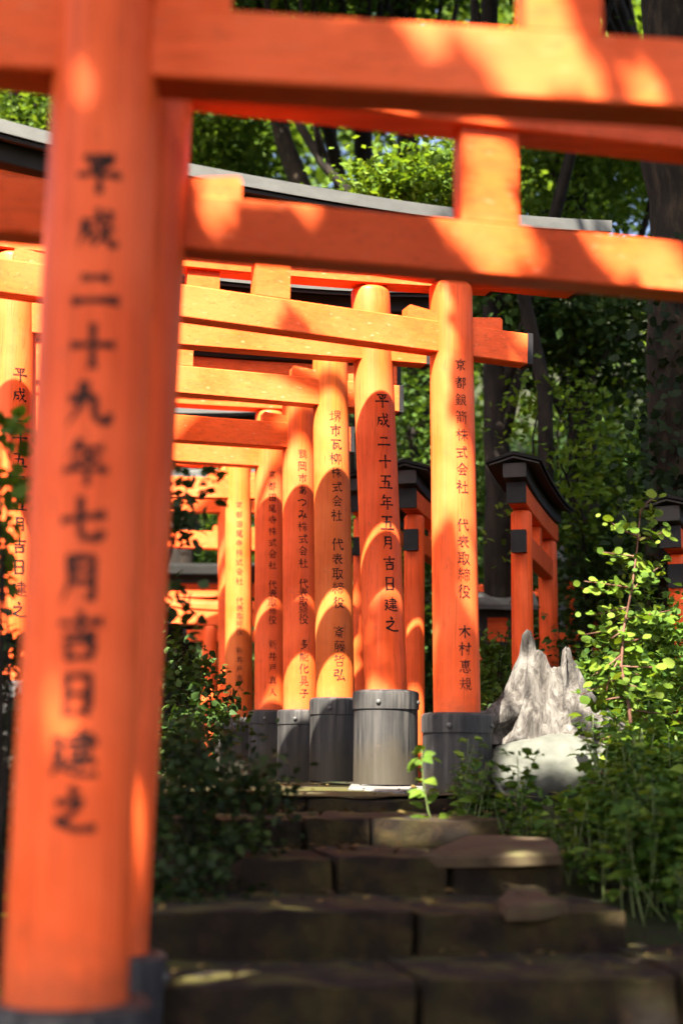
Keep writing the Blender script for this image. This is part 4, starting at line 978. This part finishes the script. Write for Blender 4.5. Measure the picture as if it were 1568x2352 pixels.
# ------------------------------------------------------------------ the shade tree over the steps (behind the viewer), with the gaps that let sun spots through
S_np = np.array(S)
spots_px = []      # (gate plane, u, v, half width m, half height m)
def spot_world(tor, u, v, Y): return np.array(at(u, v, Y))
HOLES = []
def hole(u, v, Y, r): HOLES.append((np.array(at(u, v, Y)), r))
for u, v, r in ((795, 70, .02), (1178, 95, .04), (1185, 150, .03), (1190, 205, .02), (1235, 30, .03), (1325, 120, .03), (1465, 110, .02), (1495, 175, .02), (1520, 215, .02)):
    hole(u, v, 3.10+.0*u, r)
for u, v, r in ((490, 520, .045), (520, 560, .045), (625, 510, .035), (672, 462, .04), (715, 525, .045), (555, 470, .03), (1020, 530, .035), (1045, 570, .03), (1095, 520, .035), (1110, 560, .05), (1130, 610, .06), (1225, 615, .04), (1370, 560, .05), (1395, 590, .035), (1475, 570, .06), (1500, 620, .07), (1540, 600, .07), (1560, 650, .07), (1130, 370, .045), (1160, 400, .05), (1100, 425, .035), (1150, 480, .045)):
    hole(u, v, 4.1+.00022*(u-300), r)
for u, v, r in ((190, 190, .02), (158, 1690, .04)): hole(u, v, 2.97, r)
for u, v, Y, r in ((430, 2262, 4.25, .14), (540, 2266, 4.3, .10), (900, 1880, 5.98, .16), (1000, 1880, 6.0, .16), (1060, 1885, 5.95, .14), (1200, 1905, 5.8, .12), (1480, 2150, 4.75, .22), (680, 2085, 4.72, .09), (1310, 2085, 4.65, .08), (620, 1830, 6.8, .14), (700, 1815, 7.0, .14), (1490, 2290, 4.2, .10), (1200, 2000, 5.35, .10)):
    hole(u, v, Y, r)
for u, v in ((965, 1725), (955, 1755), (968, 1780), (985, 1750), (975, 1820), (950, 1850)): hole(u, v, 6.2, .08)
HP = np.array([h[0] for h in HOLES]); HR = np.array([h[1] for h in HOLES])
def shade_keep(P):
    out = np.ones(len(P), bool)
    for p, r in zip(HP, HR):
        d = P-p; t = d @ S_np; perp = d - t[:, None]*S_np; dist = np.linalg.norm(perp, axis=1); out &= ~(dist < .5*r+.062)
    def cross(Y):
        t = (Y-P[:, 1])/(-S_np[1]); return P[:, 0]-t*S_np[0], P[:, 2]-t*S_np[2]
    keep_some = rng.random(len(P))
    xa, za = cross(7.42); xb, zb = cross(8.12); xs_, zs2 = cross(8.0); xp, zp = cross(7.3)
    # the gates beyond the steps stay in the sun, but for the right side of the nearest roofed one and the foot of the dated pillar
    edge = .635 + .03*np.sin(za*9) + .03*np.sin(za*23+1)
    lowA = (xa > .47) & (za < 1.25) & (za > -.3) & (xa < .80) & (keep_some < .48)
    rightA = (xa > edge) & (xa < 1.25) & (za > .9) & (za < 2.9)
    lowB = (xb > .05) & (xb < .42) & (zb > .42) & (zb < .9) & (keep_some < .8)
    sun_zone = (za > -.25) & (xa < 1.25)
    out &= ~(sun_zone & ~lowA & ~rightA & ~lowB)
    # stump, boulder and sapling
    out &= ~((xs_ > .8) & (xs_ < 1.75) & (zs2 > -.1) & (zs2 < 1.0) & (keep_some < .985))
    xq, zq = cross(9.0)
    out &= ~((xq > 1.4) & (xq < 2.7) & (zq > -.1) & (zq < 1.3) & (keep_some < .9))
    out &= ~((xp > .78) & (xp < 2.2) & (zp > -.15) & (zp < 1.4) & (keep_some < .985))
    return out
# where the crown has to be to cover the steps and the two nearest gates
cb = []
for z in (5.2, 6.4, 7.6):
    for x in np.linspace(-3.6, 1.5, 6):
        for y in np.linspace(-3.2, 2.2, 6):
            cb.append(((x+random.gauss(0, .4), y+random.gauss(0, .4), z+random.gauss(0, .3)), (1.1, 1.1, .6)))
for c in ((-.9, 3.3, 6.9), (-.5, 3.8, 7.1), (.1, 3.6, 7.0), (-.2, 3.0, 6.6), (-1.0, 4.2, 7.2), (.3, 4.3, 7.3), (-.6, 2.6, 6.4))*3: cb.append((c, (.8, .8, .5)))
sb = Vector((-2.6, -6.5, 0)); sb.z = ground_z(sb.x, sb.y)-.1
tree('spreading shade tree standing behind the viewer over the steps', sb, [sb, sb+Vector((.1, .2, 2.5)), sb+Vector((.3, .5, 4.5)), sb+Vector((.3, 1.2, 6.5))], [.3, .25, .2, .1], cb, 120000, .17, L_FOREST, M_BARK, name='shade_tree', clump=.7, branches=16, keep=shade_keep, shell=.0)
